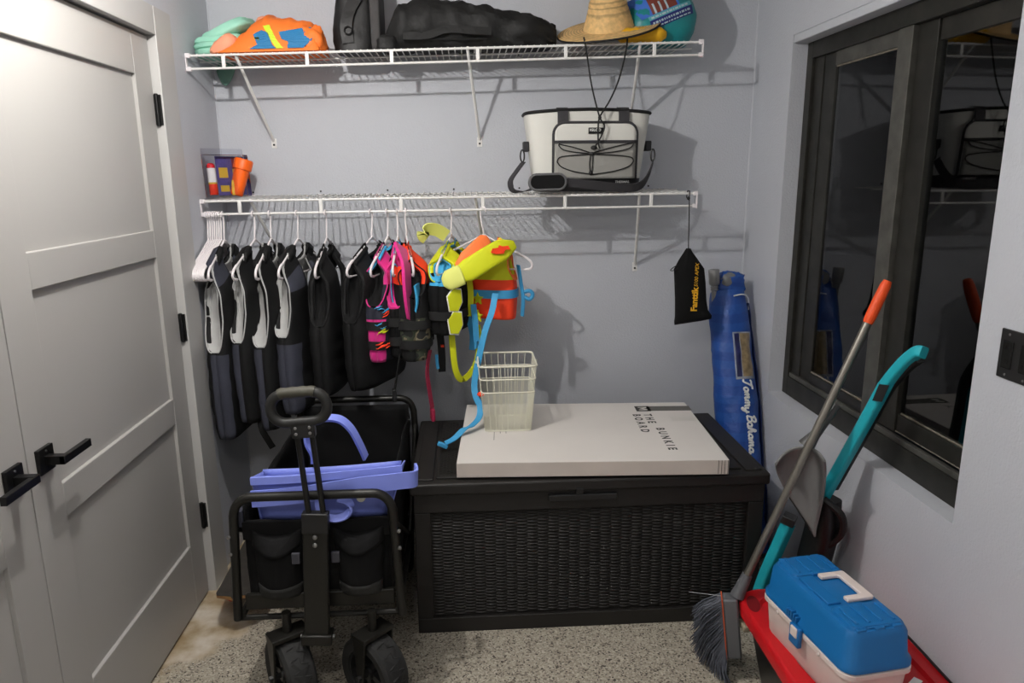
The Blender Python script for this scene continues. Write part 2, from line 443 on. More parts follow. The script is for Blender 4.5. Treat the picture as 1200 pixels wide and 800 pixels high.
wbox('pane', GX + 0.022, GX + 0.025, 2.30, 2.70, 0.83, 1.974, M_glass, None, 0)
wbox('pane', GX + 0.038, GX + 0.041, WY0 + 0.05, 2.13, 0.85, 1.962, M_glass, None, 0)
# crumbling putty beads along the panes
def bead(p0, p1, nm='putty_bead', n=44, r=0.0045):
    p0, p1 = V(p0), V(p1); mb = MB()
    mb.tube([p0.lerp(p1, i / n) for i in range(n + 1)], [r * (0.55 + 0.7 * abs(N3((i * 0.7, p0.z, p0.y)))) for i in range(n + 1)], 6)
    mb.build(nm, M_dirt, wd)
bead((GX + 0.02, 2.31, 0.833), (GX + 0.02, 2.70, 0.833)); bead((GX + 0.036, WY0 + 0.05, 0.853), (GX + 0.036, 2.12, 0.853))
bead((GX + 0.02, 2.31, 1.972), (GX + 0.02, 2.70, 1.972)); bead((GX + 0.03, WY0 + 0.05, 0.793), (GX + 0.03, 2.13, 0.793), r=0.003)
bead((GX + 0.021, 2.302, 0.85), (GX + 0.021, 2.302, 1.5), r=0.0035)
# night outside: the dark world background keeps the panes black
# ------------------------------------------------------------------ ceiling lamp (source of the light, above the picture)
lamp = thing('ceiling_lamp', 'white bulb in a round ceiling holder above the doors', 'lamp', (LAMP_POS.x, LAMP_POS.y, ZC))
MB().lathe([(0.06, ZC), (0.06, ZC - 0.012), (0.04, ZC - 0.022), (0.026, ZC - 0.03), (0.020, ZC - 0.045), (0.012, LAMP_POS.z + 0.034)], 24, Matrix.Translation((LAMP_POS.x, LAMP_POS.y, 0))).build('holder', M_plasticw, lamp)
me_ = bpy.data.materials.new('lit_bulb'); me_.use_nodes = True
nt = me_.node_tree; nt.nodes.clear()
o_ = nt.nodes.new('ShaderNodeOutputMaterial'); e_ = nt.nodes.new('ShaderNodeEmission')
e_.inputs[0].default_value = (1.0, 0.965, 0.925, 1); e_.inputs[1].default_value = 1.0
nt.links.new(e_.outputs[0], o_.inputs[0])
M_bulbglass = bpy.data.materials.new('clear_bulb_glass'); M_bulbglass.use_nodes = True
M_bulbglass.node_tree.nodes.clear()
_o = M_bulbglass.node_tree.nodes.new('ShaderNodeOutputMaterial'); _t = M_bulbglass.node_tree.nodes.new('ShaderNodeBsdfTransparent')
M_bulbglass.node_tree.links.new(_t.outputs[0], _o.inputs[0])
MB().ball(LAMP_POS, 0.030, 0.030, 0.036, n=20, m_=12).build('bulb', M_bulbglass, lamp)
pl_ = bpy.data.lights.new('bulb_light', 'POINT'); pl_.energy = LAMP_POWER; pl_.color = (1.0, 0.965, 0.925); pl_.shadow_soft_size = 0.016
plo = bpy.data.objects.new('bulb_light', pl_); COL.objects.link(plo); plo.parent = lamp; plo.matrix_local = WM[lamp.name].inverted() @ Matrix.Translation(LAMP_POS)

# added fill light: unseen glowing disc above the camera, brightens the lower room
pn = thing('added_fill_light', 'added fill light, round glowing disc on the ceiling out of view', 'lamp', (FILL_POS.x, FILL_POS.y, ZC))
MB().lathe([(0.185, ZC - 0.0005), (0.185, ZC - 0.016), (0.178, ZC - 0.02), (0.17, ZC - 0.019)], 40, Matrix.Translation((FILL_POS.x, FILL_POS.y, 0)), cap=False).build('fill_rim', M_plasticw, pn)
mp_ = me_.copy(); mp_.name = 'fill_emitter'
for n_ in mp_.node_tree.nodes:
    if n_.type == 'EMISSION': n_.inputs[1].default_value = FILL_STRENGTH
MB().lathe([(0.171, ZC - 0.006), (0.17, ZC - 0.018)], 40, Matrix.Translation((FILL_POS.x, FILL_POS.y, 0))).build('fill_disc', mp_, pn)

# ================================================================== WIRE SHELVES
def wire_shelf(name, label, zl, zr, lip, xend, struts, braces, rise):
    x0 = XL + 0.003
    z = lambda x: zl + (zr - zl) * (x - x0) / (xend - x0)
    t = thing(name, label, 'shelf', (0, YB - 0.15, zl))
    def rod(nm, y, dz, r, xa=x0, xb=xend): 
        return MB().tube([(xa, y, z(xa) + dz), (xb, y, z(xb) + dz)], r, 8).build(nm, M_wire, t)
    rod('front_rail', YF, -0.003, 0.0045); rod('hang_rail', YF, -lip, 0.0045)
    rod('middle_rail', YF + 0.15, -0.004 + rise * 0.5, 0.003); rod('back_rail', YB - 0.012, -0.004 + rise, 0.003)
    w0 = None
    n = int((xend - x0 - 0.02) / 0.0254)
    for i in range(n):
        x = x0 + 0.016 + i * 0.0254
        if w0 is None:
            w0 = MB().tube([(0, YF - 0.002, 0.001), (0, YB - 0.006, 0.001 + rise)], 0.0025, 5).build('cross_wire', M_wire, t, world=False)
            w0.matrix_local = WM[t.name].inverted() @ Matrix.Translation((x, 0, z(x)))
        else: share(w0, t, Matrix.Translation((x, 0, z(x))))
    for x in struts:
        MB().box(x - 0.007, x + 0.007, YF - 0.0045, YF + 0.0045, z(x) - lip, z(x) - 0.003).build('lip_strut', M_wire, t, bevel=0.002)
    for xe, s in ((x0, 1), (xend, -1)):
        ce = MB(); ze = z(xe)
        ce.box(xe - 0.002, xe + 0.002, YF - 0.009, YF + 0.009, ze - lip - 0.01, ze + 0.006)
        ce.box(min(xe, xe + s * 0.016), max(xe, xe + s * 0.016), YF - 0.008, YF + 0.008, ze - 0.011, ze + 0.006)
        ce.box(min(xe, xe + s * 0.016), max(xe, xe + s * 0.016), YF - 0.008, YF + 0.008, ze - lip - 0.008, ze - lip + 0.008)
        ce.build('end_cap', M_plasticw, t, bevel=0.002)
    for xf, xw, zw in braces:
        mb = MB()
        mb.tube([(xf, YF + 0.012, z(xf) - 0.008), (xw, YB - 0.006, zw)], 0.0062, 8)
        b = mb.build('brace', M_wire, t)
        MB().box(xw - 0.011, xw + 0.011, YB - 0.004, YB - 0.0003, zw - 0.032, zw + 0.008).build('brace_foot', M_wire, b, bevel=0.001)
        MB().lathe([(0.0045, 0), (0.0045, 0.003), (0.001, 0.004)], 10, axis_m((xw, YB - 0.004, zw - 0.018), (0, -1, 0))).build('screw', M_darkplast, b)
        MB().tube([(xf, YF, z(xf)), (xf, YF + 0.014, z(xf) - 0.008)], 0.006, 8).build('brace_hook', M_wire, b)
    x = x0 + 0.12
    while x < xend:
        c = MB(); c.box(x - 0.008, x + 0.008, YB - 0.02, YB - 0.0003, z(x) - 0.012 + rise, z(x) + 0.002 + rise)
        cc = c.build('wall_clip', M_plasticw, t, bevel=0.002)
        MB().lathe([(0.004, 0), (0.004, 0.003), (0.001, 0.004)], 10, axis_m((x, YB - 0.0008, z(x) + 0.014 + rise), (0, -1, 0))).build('screw', M_darkplast, cc)
        x += 0.288
    return t, z
U_Z0, U_Z1 = 2.049, 2.101
up_shelf, ZU = wire_shelf('wire_shelf', 'upper white wire shelf carrying the straw hat and black duffel', U_Z0, U_Z1, 0.05, 0.932,
    (-0.902, -0.591, -0.273, 0.055, 0.395, 0.741), ((-0.858, -0.814, 1.752), (0.017, 0.062, 1.752), (0.687, 0.715, 1.80)), 0)
lo_shelf, ZLo = wire_shelf('wire_shelf', 'lower white wire shelf with life vests hanging from its rail', 1.512, 1.524, 0.053, 0.936,
    (-0.891, -0.576, -0.261, 0.065, 0.396, 0.748), ((-0.849, -0.80, 1.21), (0.035, 0.085, 1.21), (0.702, 0.758, 1.20)), 0.010)
# ================================================================== HANGERS AND LIFE VESTS
RAILZ = lambda x: ZLo(x) - 0.053
def near_matrix(hx, dx, dy=-0.195):
    """frame at the rail: local x points to the near hanger tip"""
    a = atan2(dy, dx)
    return Matrix.Translation((hx, YF, RAILZ(hx))) @ Matrix.Rotation(a, 4, 'Z')
HK = 0.0115
def hanger(name, label, M, group=None):
    t = thing(name, label, 'hanger', (0, 0, 0), M, group)
    rr = 0.0034
    # hook (in the frame's xz plane, resting on the rail)
    pts = [(HK * cos(a) , 0, HK * sin(a) - 0.0025) for a in [R(-35 + 215 * k / 12) for k in range(13)]]
    pts = [(p[0], 0, p[2]) for p in pts]
    pts += [(-HK + 0.001, 0, -0.03), (-0.006, 0, -0.06), (0, 0, -0.082), (0, 0, -0.102)]
    MB().tube(smooth_pts(pts, 2), rr, 8).build('hook', M_plasticw, t, world=False)
    body = []
    for s in (1, -1):
        seg = [(0.0, 0, -0.100), (s * 0.03, 0, -0.115), (s * 0.15, 0, -0.176), (s * 0.182, 0, -0.193), (s * 0.197, 0, -0.207), (s * 0.201, 0, -0.222), (s * 0.192, 0, -0.234), (s * 0.17, 0, -0.237)]
        body.append(seg)
    for seg in body:
        MB().tube(smooth_pts(seg, 3), [rr * (1.45 if i > 4 else 1.1) for i in range(len(smooth_pts(seg, 3)))], 8).build('arm', M_plasticw, t, world=False)
    MB().tube([(-0.171, 0, -0.237), (0.171, 0, -0.237)], rr * 0.9, 8).build('bar', M_plasticw, t, world=False)
    MB().prism([(-0.028, -0.113), (0.028, -0.113), (0.0, -0.099)], -0.0015, 0.0015, Matrix.Rotation(R(90), 4, 'X')).build('web', M_plasticw, t, world=False)
    return t
def sm(a, b, x):
    t = max(0.0, min(1.0, (x - a) / (b - a))); return t * t * (3 - 2 * t)
def vest_grid(zt, zb, a, b, tu=0.56, g=44, nf=0.62, nb=0.86, inset=0.0, gx=0.0, matf=None, seed=0, segs=4, uflat=0.85, bend=0.0, shw=1.0, asym={1: 1, -1: 1}):
    mb = MB(); Mr, K = 34, 10
    for s in (1, -1):
        for h in (1, -1):
            vs = []; fs = []; mi = []
            tn = nf if s > 0 else nb
            for j in range(Mr + 1):
                t = j / Mr
                gap = R(max(0.0, g * asym[s] * sqrt(max(0.0, min(1.0, (t - tu) / 0.16))) - (gx if t > tu else 0)))
                nn = R(17) * sqrt(max(0.0, min(1.0, (t - tn) / 0.12)))
                aa = a * (0.96 + 0.06 * sin(pi * min(1, t / 0.6))) * (1 - 0.1 * sm(0.6, 1, t))
                bb = b * (0.82 + 0.18 * sin(pi * min(1.0, t / 0.9))) * (1 - sm(0.72, 1.0, t) ** 1.5)
                if t < tu: bb *= 1 + 0.13 * abs(sin(segs * pi * t / tu)) ** 0.6 - 0.06
                aa -= inset; bb = max(0.0, bb - inset)
                for i in range(K + 1):
                    th = gap + (pi / 2 - nn - gap) * i / K
                    c, sn = cos(th), sin(th)
                    u = aa * c ** uflat if c > 1e-6 else 0.0
                    v = bb * (max(sn, 0.0) ** 0.62) if sn > 1e-6 else 0.0
                    z = zb + (zt - zb) * t - 0.52 * u * sm(0.62, 0.98, t) * shw
                    n_ = 0.007 * N3((u * 9 * h, s * v * 9, z * 9), 1, seed) * sm(0, 0.04, i / K)
                    z += 0.006 * N3((u * 7 * h, s, 0), 1, seed + 3) * (1 - t)
                    vv = s * (v + (n_ if t < 0.97 and v > 0.01 else 0))
                    vs.append((u * h, vv + bend * (1 - t) ** 2, z))
                    if i and j:
                        q = (j - 1) * (K + 1) + i - 1
                        fs.append((q, q + 1, q + K + 2, q + K + 1)); mi.append(matf(t, th, s, h) if matf else 0)
            mb.add(vs, fs, mi)
    return mb
def edge_curve(zt, zb, a, b, tu, g, s, h, gx=0, shw=1.0, seed=0, bend=0.0, out=0.004, asym={1: 1, -1: 1}):
    """armhole edge, for the piping"""
    pts = []
    for j in range(26):
        t = tu + 0.002 + (0.985 - tu) * (j / 25) ** 1.4
        gap = R(g * asym[s] * sqrt(max(0, min(1, (t - tu) / 0.16))))
        aa = a * (0.96 + 0.06 * sin(pi * min(1, t / 0.6))) * (1 - 0.1 * sm(0.6, 1, t))
        bb = b * (0.82 + 0.18 * sin(pi * min(1.0, t / 0.9))) * (1 - sm(0.72, 1.0, t) ** 1.5)
        u = aa * cos(gap) ** 0.85 ; v = bb * sin(gap) ** 0.62
        z = zb + (zt - zb) * t - 0.52 * u * sm(0.62, 0.98, t) * shw
        pts.append((h * (u + out * 0.3), s * v + bend * (1 - t) ** 2, z))
    return pts
VG = 'life vests on the lower shelf rail'
def vest(label, M, zt, zb, a, b, mats, lining, matf, tu=0.45, g=36, segs=4, belts=(0.14, 0.30), belt_mat=None, pipe=None, seed=0, name='life_vest', nf=0.62, bend=0.0, shw=1.0, arm=None, arm_depth=0.03, asym={1: 1, -1: 1}):
    t = thing(name, label, 'life vest', (0, 0, 0), M, VG)
    o = vest_grid(zt, zb, a, b, tu, g, nf=nf, matf=matf, seed=seed, segs=segs, bend=bend, shw=shw, asym=asym).build('shell', mats, t, world=False, smooth=60, solid=0.018, weld=True)
    vest_grid(zt - 0.004, zb + 0.012, a, b, tu - 0.01, g, nf=nf + 0.01, inset=0.0195, gx=9, seed=seed, segs=segs, bend=bend, shw=shw, asym=asym).build('lining', lining, t, world=False, smooth=60, solid=0.004, weld=True)
    for s in (1, -1):
        for h in (1, -1):
            MB().tube(edge_curve(zt, zb, a, b, tu, g, s, h, shw=shw, bend=bend, asym=asym), 0.0026, 6).build('piping', pipe or lining, t, world=False)
    e1 = edge_curve(zt, zb, a - 0.003, b - 0.002, tu, g, 1, 1, shw=shw, bend=bend, asym=asym); e2 = edge_curve(zt, zb, a - 0.003, b - 0.002, tu, g, -1, 1, shw=shw, bend=bend, asym=asym)
    mb = MB(); Kq = 8
    for j in range(len(e1)):
        p, q = V(e1[j]), V(e2[j])
        mb.v += [p.lerp(q, k / Kq) - V((arm_depth * (1 - (2 * k / Kq - 1) ** 2) * min(1, j / 6), 0, 0)) for k in range(Kq + 1)]
    for j in range(len(e1) - 1):
        for k in range(Kq): mb.f.append([j * (Kq + 1) + k, j * (Kq + 1) + k + 1, (j + 1) * (Kq + 1) + k + 1, (j + 1) * (Kq + 1) + k]); mb.mi.append(0)
    mb.build('armhole_lining', arm or lining, t, world=False, smooth=60, solid=0.002)
    for k, tb in enumerate(belts):
        zc = zb + (zt - zb) * tb
        aa = a * (0.96 + 0.06 * sin(pi * min(1, tb / 0.6))); bb = b * (0.82 + 0.18 * sin(pi * tb / 0.9)) * 1.06
        rings = []
        for q in range(40):
            th = 2 * pi * q / 40; c, sn = cos(th), sin(th)
            u = (aa + 0.004) * math.copysign(abs(c) ** 0.85, c); v = (bb + 0.006) * math.copysign(abs(sn) ** 0.62, sn)
            p = V((u, v + bend * (1 - tb) ** 2, zc)); d = V((c, sn, 0)) * 0.0014
            rings.append([p + V((0, 0, 0.017)) + d, p + V((0, 0, 0.017)) - d, p - V((0, 0, 0.017)) - d, p - V((0, 0, 0.017)) + d])
        st = MB().loft(rings, False, True).build('belt', belt_mat or M_strapblk, t, world=False)
        MB().box(-0.03, 0.03, bb + 0.004, bb + 0.017, zc - 0.02, zc + 0.02).build('buckle', M_darkplast, st, world=False, bevel=0.004)
    return t

# spare hangers bunched by the left wall
HGR = 'spare white hangers bunched at the wall'
h0 = None
for i in range(7):
    hx = -1.024 + i * 0.0085
    M = Matrix.Translation((hx, YF, RAILZ(hx))) @ Matrix.Rotation(atan2(-0.195, -0.008 - 0.0012 * i), 4, 'Z')
    which = ('closest to the left wall', 'second from the left wall', 'third from the left wall', 'fourth, in the middle', 'fifth from the left wall', 'sixth from the left wall', 'last before the first life vest')[i]
    if h0 is None: h0 = hanger('clothes_hanger', 'empty white hanger in the spare bunch, ' + which, M, HGR)
    else:
        c = copy_tree(h0); c.matrix_world = M; WM[c.name] = M; c['label'] = 'empty white hanger in the spare bunch, ' + which

lbl = lambda w_: 'white plastic hanger holding the ' + w_
def hv(hx, tip_dx, what):
    M = near_matrix(hx, tip_dx)
    hanger('clothes_hanger', lbl(what), M, 'white hangers carrying life vests')
    return M
# --- four black / slate vests with grey armhole lining
def slate(t, th, s, h): return 1 if (t < 0.45 and th < 0.62 and s > 0) or (t < 0.45 and th < 0.25) else (1 if t > 0.86 and s > 0 else 0)
def slate2(t, th, s, h): return 1 if (t < 0.47 and th < 0.42 and s < 0) else 0
def slate4(t, th, s, h): return 1 if (t < 0.42 and th < 0.9) or (0.74 < t < 0.9 and s > 0) else 0
v1 = vest('black and slate life vest, leftmost, closest to the door', hv(-0.962, -0.006, 'leftmost life vest, next to the spare hangers'), -0.085, -0.865, 0.205, 0.064, [M_neo, M_slate], M_lining, slate, seed=1, belts=(), g=48, asym={1: 0.42, -1: 1.15}, arm_depth=0.022)
v2 = vest('black life vest with grey armhole lining, second from the door', hv(-0.843, -0.037, 'second life vest from the door'), -0.085, -0.800, 0.205, 0.062, [M_neo, M_slate], M_lining, slate2, seed=2, belts=(), g=48, asym={1: 0.42, -1: 1.15}, arm_depth=0.022)
v3 = vest('black life vest with grey armhole lining, third from the door', hv(-0.780, -0.015, 'third life vest from the door'), -0.085, -0.835, 0.205, 0.06, [M_neo, M_slate], M_lining, slate2, seed=3, belts=(), g=48, asym={1: 0.42, -1: 1.15}, arm_depth=0.022)
M4 = hv(-0.674, -0.037, 'vest marked with a letter H')
v4 = vest('black life vest marked with a white letter H', M4, -0.085, -0.770, 0.205, 0.062, [M_neo, M_slate], M_lining, slate4, seed=4, belts=(), g=48, asym={1: 0.42, -1: 1.15}, arm_depth=0.022)
text('letter', 'H', M4 @ basis((0.10, 0.0685, -0.40), V((-1, 0, 0)), V((0, 0, 1)), V((0, 1, 0))), 0.045, M_lining, v4, ext=0.001, offs=0.0015)
for vv, Mv, pts in ((v2, WM[v2.name], [(0.14, 0.03, -0.79), (0.15, 0.035, -0.84), (0.13, 0.05, -0.9), (0.12, 0.06, -0.93)]),):
    MB().ribbon([Mv @ V(p) for p in smooth_pts(pts, 4)], 0.025, (1, 0.3, 0)).build('loose_strap', M_strapblk, vv)
for vv, x in ((v2, 0.14), (v3, 0.13)):
    Mv = WM[vv.name]
    MB().ribbon([Mv @ V((x, 0.065, -0.70)), Mv @ V((x + 0.012, 0.075, -0.76)), Mv @ V((x + 0.002, 0.08, -0.81))], 0.018, (0.6, 0.8, 0)).build('loose_strap', M_lining, vv)
# --- two plain black vests
v5 = vest('plain black neoprene life vest right of the letter H vest', hv(-0.561, -0.014, 'plain black vest beside the letter H vest'), -0.085, -0.700, 0.20, 0.062, [M_neo], M_black, None, g=32, seed=5, belts=(), pipe=M_neo)
v6 = vest('plain black neoprene life vest left of the magenta ones', hv(-0.383, -0.08, 'plain black vest left of the magenta one'), -0.085, -0.690, 0.20, 0.072, [M_neo], M_black, None, g=32, seed=6, belts=(), pipe=M_neo)
# --- magenta, black and cyan printed vest
def pk1(t, th, s, h):
    if t > 0.62: return 2 if s < 0 else 1
    if th < 0.55 and t < 0.36: return 1
    return 0
M7 = hv(-0.319, -0.05, 'navy vest with magenta panels and printed brush strokes')
v7 = vest('navy kids life vest with magenta panels and printed brush strokes', M7, -0.085, -0.575, 0.19, 0.060, [mat('navy_fabric', (28, 30, 44), 0.8, bump=0.3, bscale=500), M_pink, M_cyan], M_black, pk1, g=40, segs=3, seed=7, pipe=M_pink)
random.seed(3)
for cz, col, cnt in ((-0.36, M_cyan, 4), (-0.385, M_orange, 5), (-0.425, M_cyan, 3), (-0.44, M_yellow, 5), (-0.50, M_orange, 7)):
    mb = MB()
    for k in range(cnt):
        th = random.uniform(0.15, 0.75); zc = cz + random.uniform(-0.012, 0.012)
        pts = []
        for q in range(5):
            t_ = th + (q - 2) * 0.09
            pts.append(M7 @ V((0.199 * cos(t_) ** 0.85, 0.063 * max(0.01, sin(t_)) ** 0.62 + 0.001, zc + (q - 2) * random.uniform(-0.002, 0.006))))
        mb.tube(pts, [0.0008, 0.0022, 0.003, 0.0022, 0.0008], 5)
    mb.build('printed_stroke', col, v7)
# --- magenta vest with cyan lining
def pk2(t, th, s, h): return 1 if t > 0.42 and (s > 0 or th < 0.9) else 0
M8 = hv(-0.279, -0.006, 'magenta vest with cyan lining')
v8 = vest('magenta kids life vest with cyan lining', M8, -0.085, -0.56, 0.175, 0.052, [M_black, M_pink], M_cyan, pk2, g=36, tu=0.42, segs=3, seed=8, pipe=M_pink, arm=M_pink)
# collar folded over, cyan inside
MB().ribbon([M8 @ V(p) for p in smooth_pts([(0.10, 0.02, -0.13), (0.16, 0.045, -0.19), (0.185, 0.05, -0.28), (0.175, 0.055, -0.36), (0.15, 0.06, -0.40)], 5)], 0.07, (0.25, 1, 0.0), 0.006).build('collar', M_pink, v8)
MB().ribbon([M8 @ V(p) for p in smooth_pts([(0.17, 0.085, -0.27), (0.165, 0.09, -0.34), (0.14, 0.07, -0.42)], 5)], 0.06, (0.2, 1, 0.0), 0.004).build('collar_lining', M_cyan, v8)
# --- orange shouldered camouflage vest
def cam_f(t, th, s, h):
    if t > 0.64: return 1
    if t < 0.36: return 2
    return 0
M9 = hv(-0.245, 0.037, 'orange shouldered camouflage vest')
v9 = vest('black camouflage life vest with neon orange shoulders', M9, -0.085, -0.575, 0.19, 0.082, [M_neo, M_orange, M_camo], M_black, cam_f, g=34, tu=0.52, segs=2, seed=9, pipe=M_neo)
for pts, mt, wd_ in (([(0.15, 0.06, -0.54), (0.155, 0.045, -0.62), (0.16, 0.05, -0.70), (0.16, 0.06, -0.78)], M_crim, 0.026),
                     ([(0.15, -0.05, -0.50), (0.16, -0.07, -0.6), (0.165, -0.09, -0.70)], M_strapblk, 0.012)):
    MB().ribbon([M9 @ V(p) for p in smooth_pts(pts, 5)], wd_, (0.5, 1, 0)).build('loose_strap', mt, v9)
MB().box(-0.014, 0.014, -0.008, 0.008, -0.025, 0.025, M9 @ Matrix.Translation((0.165, -0.09, -0.71))).build('loose_buckle', M_darkplast, v9, bevel=0.003)
MB().box(-0.024, 0.024, -0.008, 0.008, -0.03, 0.02, M9 @ Matrix.Translation((0.16, 0.06, -0.80))).build('loose_buckle', M_crim, v9, bevel=0.004)
MB().ribbon([M9 @ V((0.11, 0.09, -0.57)), M9 @ V((0.11, 0.092, -0.61)), M9 @ V((0.11, 0.095, -0.63))], 0.012, (1, 0.3, 0)).build('zip_pull', M_blue, v9)
bx_ = MB().ribbon([M9 @ V(p) for p in smooth_pts([(0.06, 0.10, -0.42), (0.06, 0.115, -0.50), (0.06, 0.12, -0.60), (0.05, 0.12, -0.66)], 4)], 0.03, (1, 0.2, 0)).build('loose_strap', M_strapblk, v9)
MB().box(-0.02, 0.02, 0, 0.012, -0.004, 0.004, M9 @ Matrix.Translation((0.06, 0.115, -0.545))).build('red_clip', M_orange, v9)
# --- yellow and blue vest with flower appliques
def yb(t, th, s, h):
    if t > 0.62: return 1
    if t > 0.5 and th < 0.5: return 2
    return 0
M10 = hv(-0.065, -0.055, 'yellow and blue vest')
v10 = vest('black kids life vest with yellow shoulders and cyan armhole lining', M10, -0.085, -0.475, 0.185, 0.074, [M_black, M_yellow, M_cyan], M_cyan, yb, g=40, tu=0.54, segs=2, seed=10, pipe=M_yellow, belts=(0.2,))
# yellow applique panels with white backing on its right face
for zc in (-0.335, -0.425):
    for nm, mt, sc, off in (('applique_edge', M_white, 1.12, 0.0), ('applique', M_yellow, 1.0, 0.003)):
        poly = [(x * sc, y * sc) for x, y in ((-0.022, -0.04), (0.012, -0.045), (0.03, -0.01), (0.026, 0.038), (-0.006, 0.044), (-0.03, 0.015))]
        MB().prism(poly, 0.0 + off, 0.006 + off, M10 @ basis((0.163, 0.055, zc), V((-0.62, 0.78, 0)), V((0, 0, 1)), V((0.78, 0.62, 0)))).build(nm, mt, v10, bevel=0.002)
# collar tab that curls over to the left
MB().ribbon([M10 @ V(p) for p in smooth_pts([(0.03, -0.01, -0.10), (0.06, -0.04, -0.075), (0.09, -0.07, -0.07), (0.10, -0.085, -0.09), (0.085, -0.075, -0.105)], 5)], 0.05, (0.7, 0, 1), 0.003).build('collar_tab', M_ylt, v10)
MB().ribbon([M10 @ V(p) for p in smooth_pts([(0.04, 0.075, -0.22), (0.05, 0.09, -0.32), (0.045, 0.085, -0.42)], 5)], 0.024, (1, 0.3, 0)).build('loose_strap', M_yellow, v10)
MB().ribbon([M10 @ V(p) for p in smooth_pts([(0.10, 0.02, -0.45), (0.12, 0.03, -0.53), (0.12, 0.04, -0.63), (0.09, 0.06, -0.675), (0.05, 0.10, -0.63), (0.03, 0.115, -0.55), (0.03, 0.11, -0.46)], 6)], 0.026, (0.9, 0.5, 0.2)).build('crotch_strap', M_yellow, v10)
for pts in ([(0.05, 0.10, -0.37), (0.06, 0.11, -0.46), (0.07, 0.115, -0.52)], [(0.03, 0.07, -0.42), (0.02, 0.085, -0.5), (0.05, 0.09, -0.56)]):
    MB().ribbon([M10 @ V(p) for p in smooth_pts(pts, 5)], 0.024, (1, 0.3, 0)).build('loose_strap', M_blue, v10)
for zc, dx_ in ((-0.35, 0.0), (-0.42, 0.01)):
    st = [(0.028 * (1 if k % 2 == 0 else 0.45) * cos(R(90 + 36 * k)), 0.028 * (1 if k % 2 == 0 else 0.45) * sin(R(90 + 36 * k))) for k in range(10)]
    MB().prism(st, -0.006, 0.006, M10 @ Matrix.Translation((0.03 + dx_, 0.115, zc)) @ basis((0, 0, 0), V((0.4, 0.9, 0)).normalized(), V((0, 0, 1)), V((0.9, -0.4, 0)).normalized())).build('star_buckle', M_yellow, v10, bevel=0.003)
MB().box(-0.016, 0.016, -0.006, 0.006, -0.016, 0.016, M10 @ Matrix.Translation((0.07, 0.115, -0.53))).build('strap_end', M_blue, v10, bevel=0.003)
# --- orange and yellow toddler vest turned to the room
hx = 0.065
M11 = Matrix.Translation((hx, YF - 0.002, RAILZ(hx))) @ Matrix.Rotation(atan2(-0.06, 0.19), 4, 'Z')
hanger('clothes_hanger', 'white plastic hanger turned sideways, holding the orange and yellow vest', M11, 'white hangers carrying life vests')
def oy(t, th, s, h): return 0 if t < 0.50 else 1
M11v = M11 @ Matrix.Translation((0.035, 0, 0))
v11 = vest('neon orange and yellow toddler life vest with head collar, rightmost', M11v, -0.092, -0.435, 0.098, 0.060, [M_orange, M_yellow], M_peach, oy, g=40, tu=0.45, segs=1, seed=11, pipe=M_peach, belts=(0.30,), belt_mat=M_blue, nf=0.75)
# head collar cushion lying diagonally across the chest, in front
def cush(pts, w0, th0, up_, ex=0.0):
    rings = []
    P = smooth_pts(pts, 5); n = len(P)
    for i, p in enumerate(P):
        f = i / (n - 1); wdt = w0 * (0.35 + 0.65 * min(1, 4 * f, 4.2 * (1 - f))) ; thk = th0 * min(1, 0.3 + 4 * f, 0.3 + 4 * (1 - f))
        t_ = (P[min(i + 1, n - 1)] - P[max(i - 1, 0)]).normalized(); d = V(up_); d = (d - t_ * d.dot(t_)).normalized(); nn = t_.cross(d)
        rings.append([p + d * wdt * math.copysign(abs(cos(a)) ** 0.7, cos(a)) + nn * thk * math.copysign(abs(sin(a)) ** 0.8, sin(a)) for a in [2 * pi * k / 16 for k in range(16)]])
    return MB().loft(rings)
co = cush([(-0.085, 2.80, 1.205), (0.0, 2.80, 1.245), (0.07, 2.815, 1.285), (0.13, 2.84, 1.315), (0.185, 2.87, 1.335)], 0.044, 0.013, (-0.35, 0.25, 1)).build('head_collar', M_yellow, v11, smooth=60)
cush([(-0.10, 2.795, 1.200), (-0.07, 2.795, 1.21), (-0.03, 2.79, 1.228), (-0.02, 2.79, 1.232)], 0.040, 0.013, (-0.35, 0.25, 1)).build('collar_flap', M_ylt, co, smooth=60)
cush([(-0.05, 2.835, 1.238), (0.0, 2.845, 1.275), (0.04, 2.86, 1.31), (0.075, 2.89, 1.338), (0.09, 2.90, 1.345)], 0.042, 0.010, (-0.5, 0.25, 1)).build('neck_panel', M_peach, v11, smooth=60)
MB().prism([(-0.04, 0.0), (-0.03, 0.014), (-0.005, 0.012), (0.0, 0.02), (0.012, 0.012), (0.036, 0.008), (0.04, -0.008), (0.02, -0.004), (0.01, -0.016), (-0.02, -0.01)], 0.0, 0.003,
    basis((0.125, 2.817, 1.318), V((0.92, 0.33, 0.22)).normalized(), V((-0.22, 0.1, 0.95)).normalized(), V((0.33, -0.92, 0.1)).normalized())).build('emblem', M_orange, co)
MB().ribbon(smooth_pts([(0.105, 2.848, 1.145), (0.09, 2.82, 1.08), (0.06, 2.80, 1.0), (0.035, 2.79, 0.90), (0.015, 2.78, 0.80), (0.02, 2.755, 0.75), (0.035, 2.735, 0.72), (0.03, 2.70, 0.685), (0.0, 2.66, 0.665), (-0.03, 2.63, 0.662), (-0.065, 2.61, 0.635), (-0.10, 2.60, 0.62)], 6), 0.026, (0.9, -0.4, 0.15)).build('long_strap', M_blue, v11)
MB().box(-0.02, 0.02, -0.008, 0.008, -0.008, 0.008, Matrix.Translation((-0.11, 2.597, 0.614)) @ Matrix.Rotation(R(25), 4, 'Y')).build('strap_end', M_blue, v11, bevel=0.003)
MB().ball((0.038, 2.74, 0.765), 0.014, 0.01, 0.01).build('red_tab', M_orange, v11)
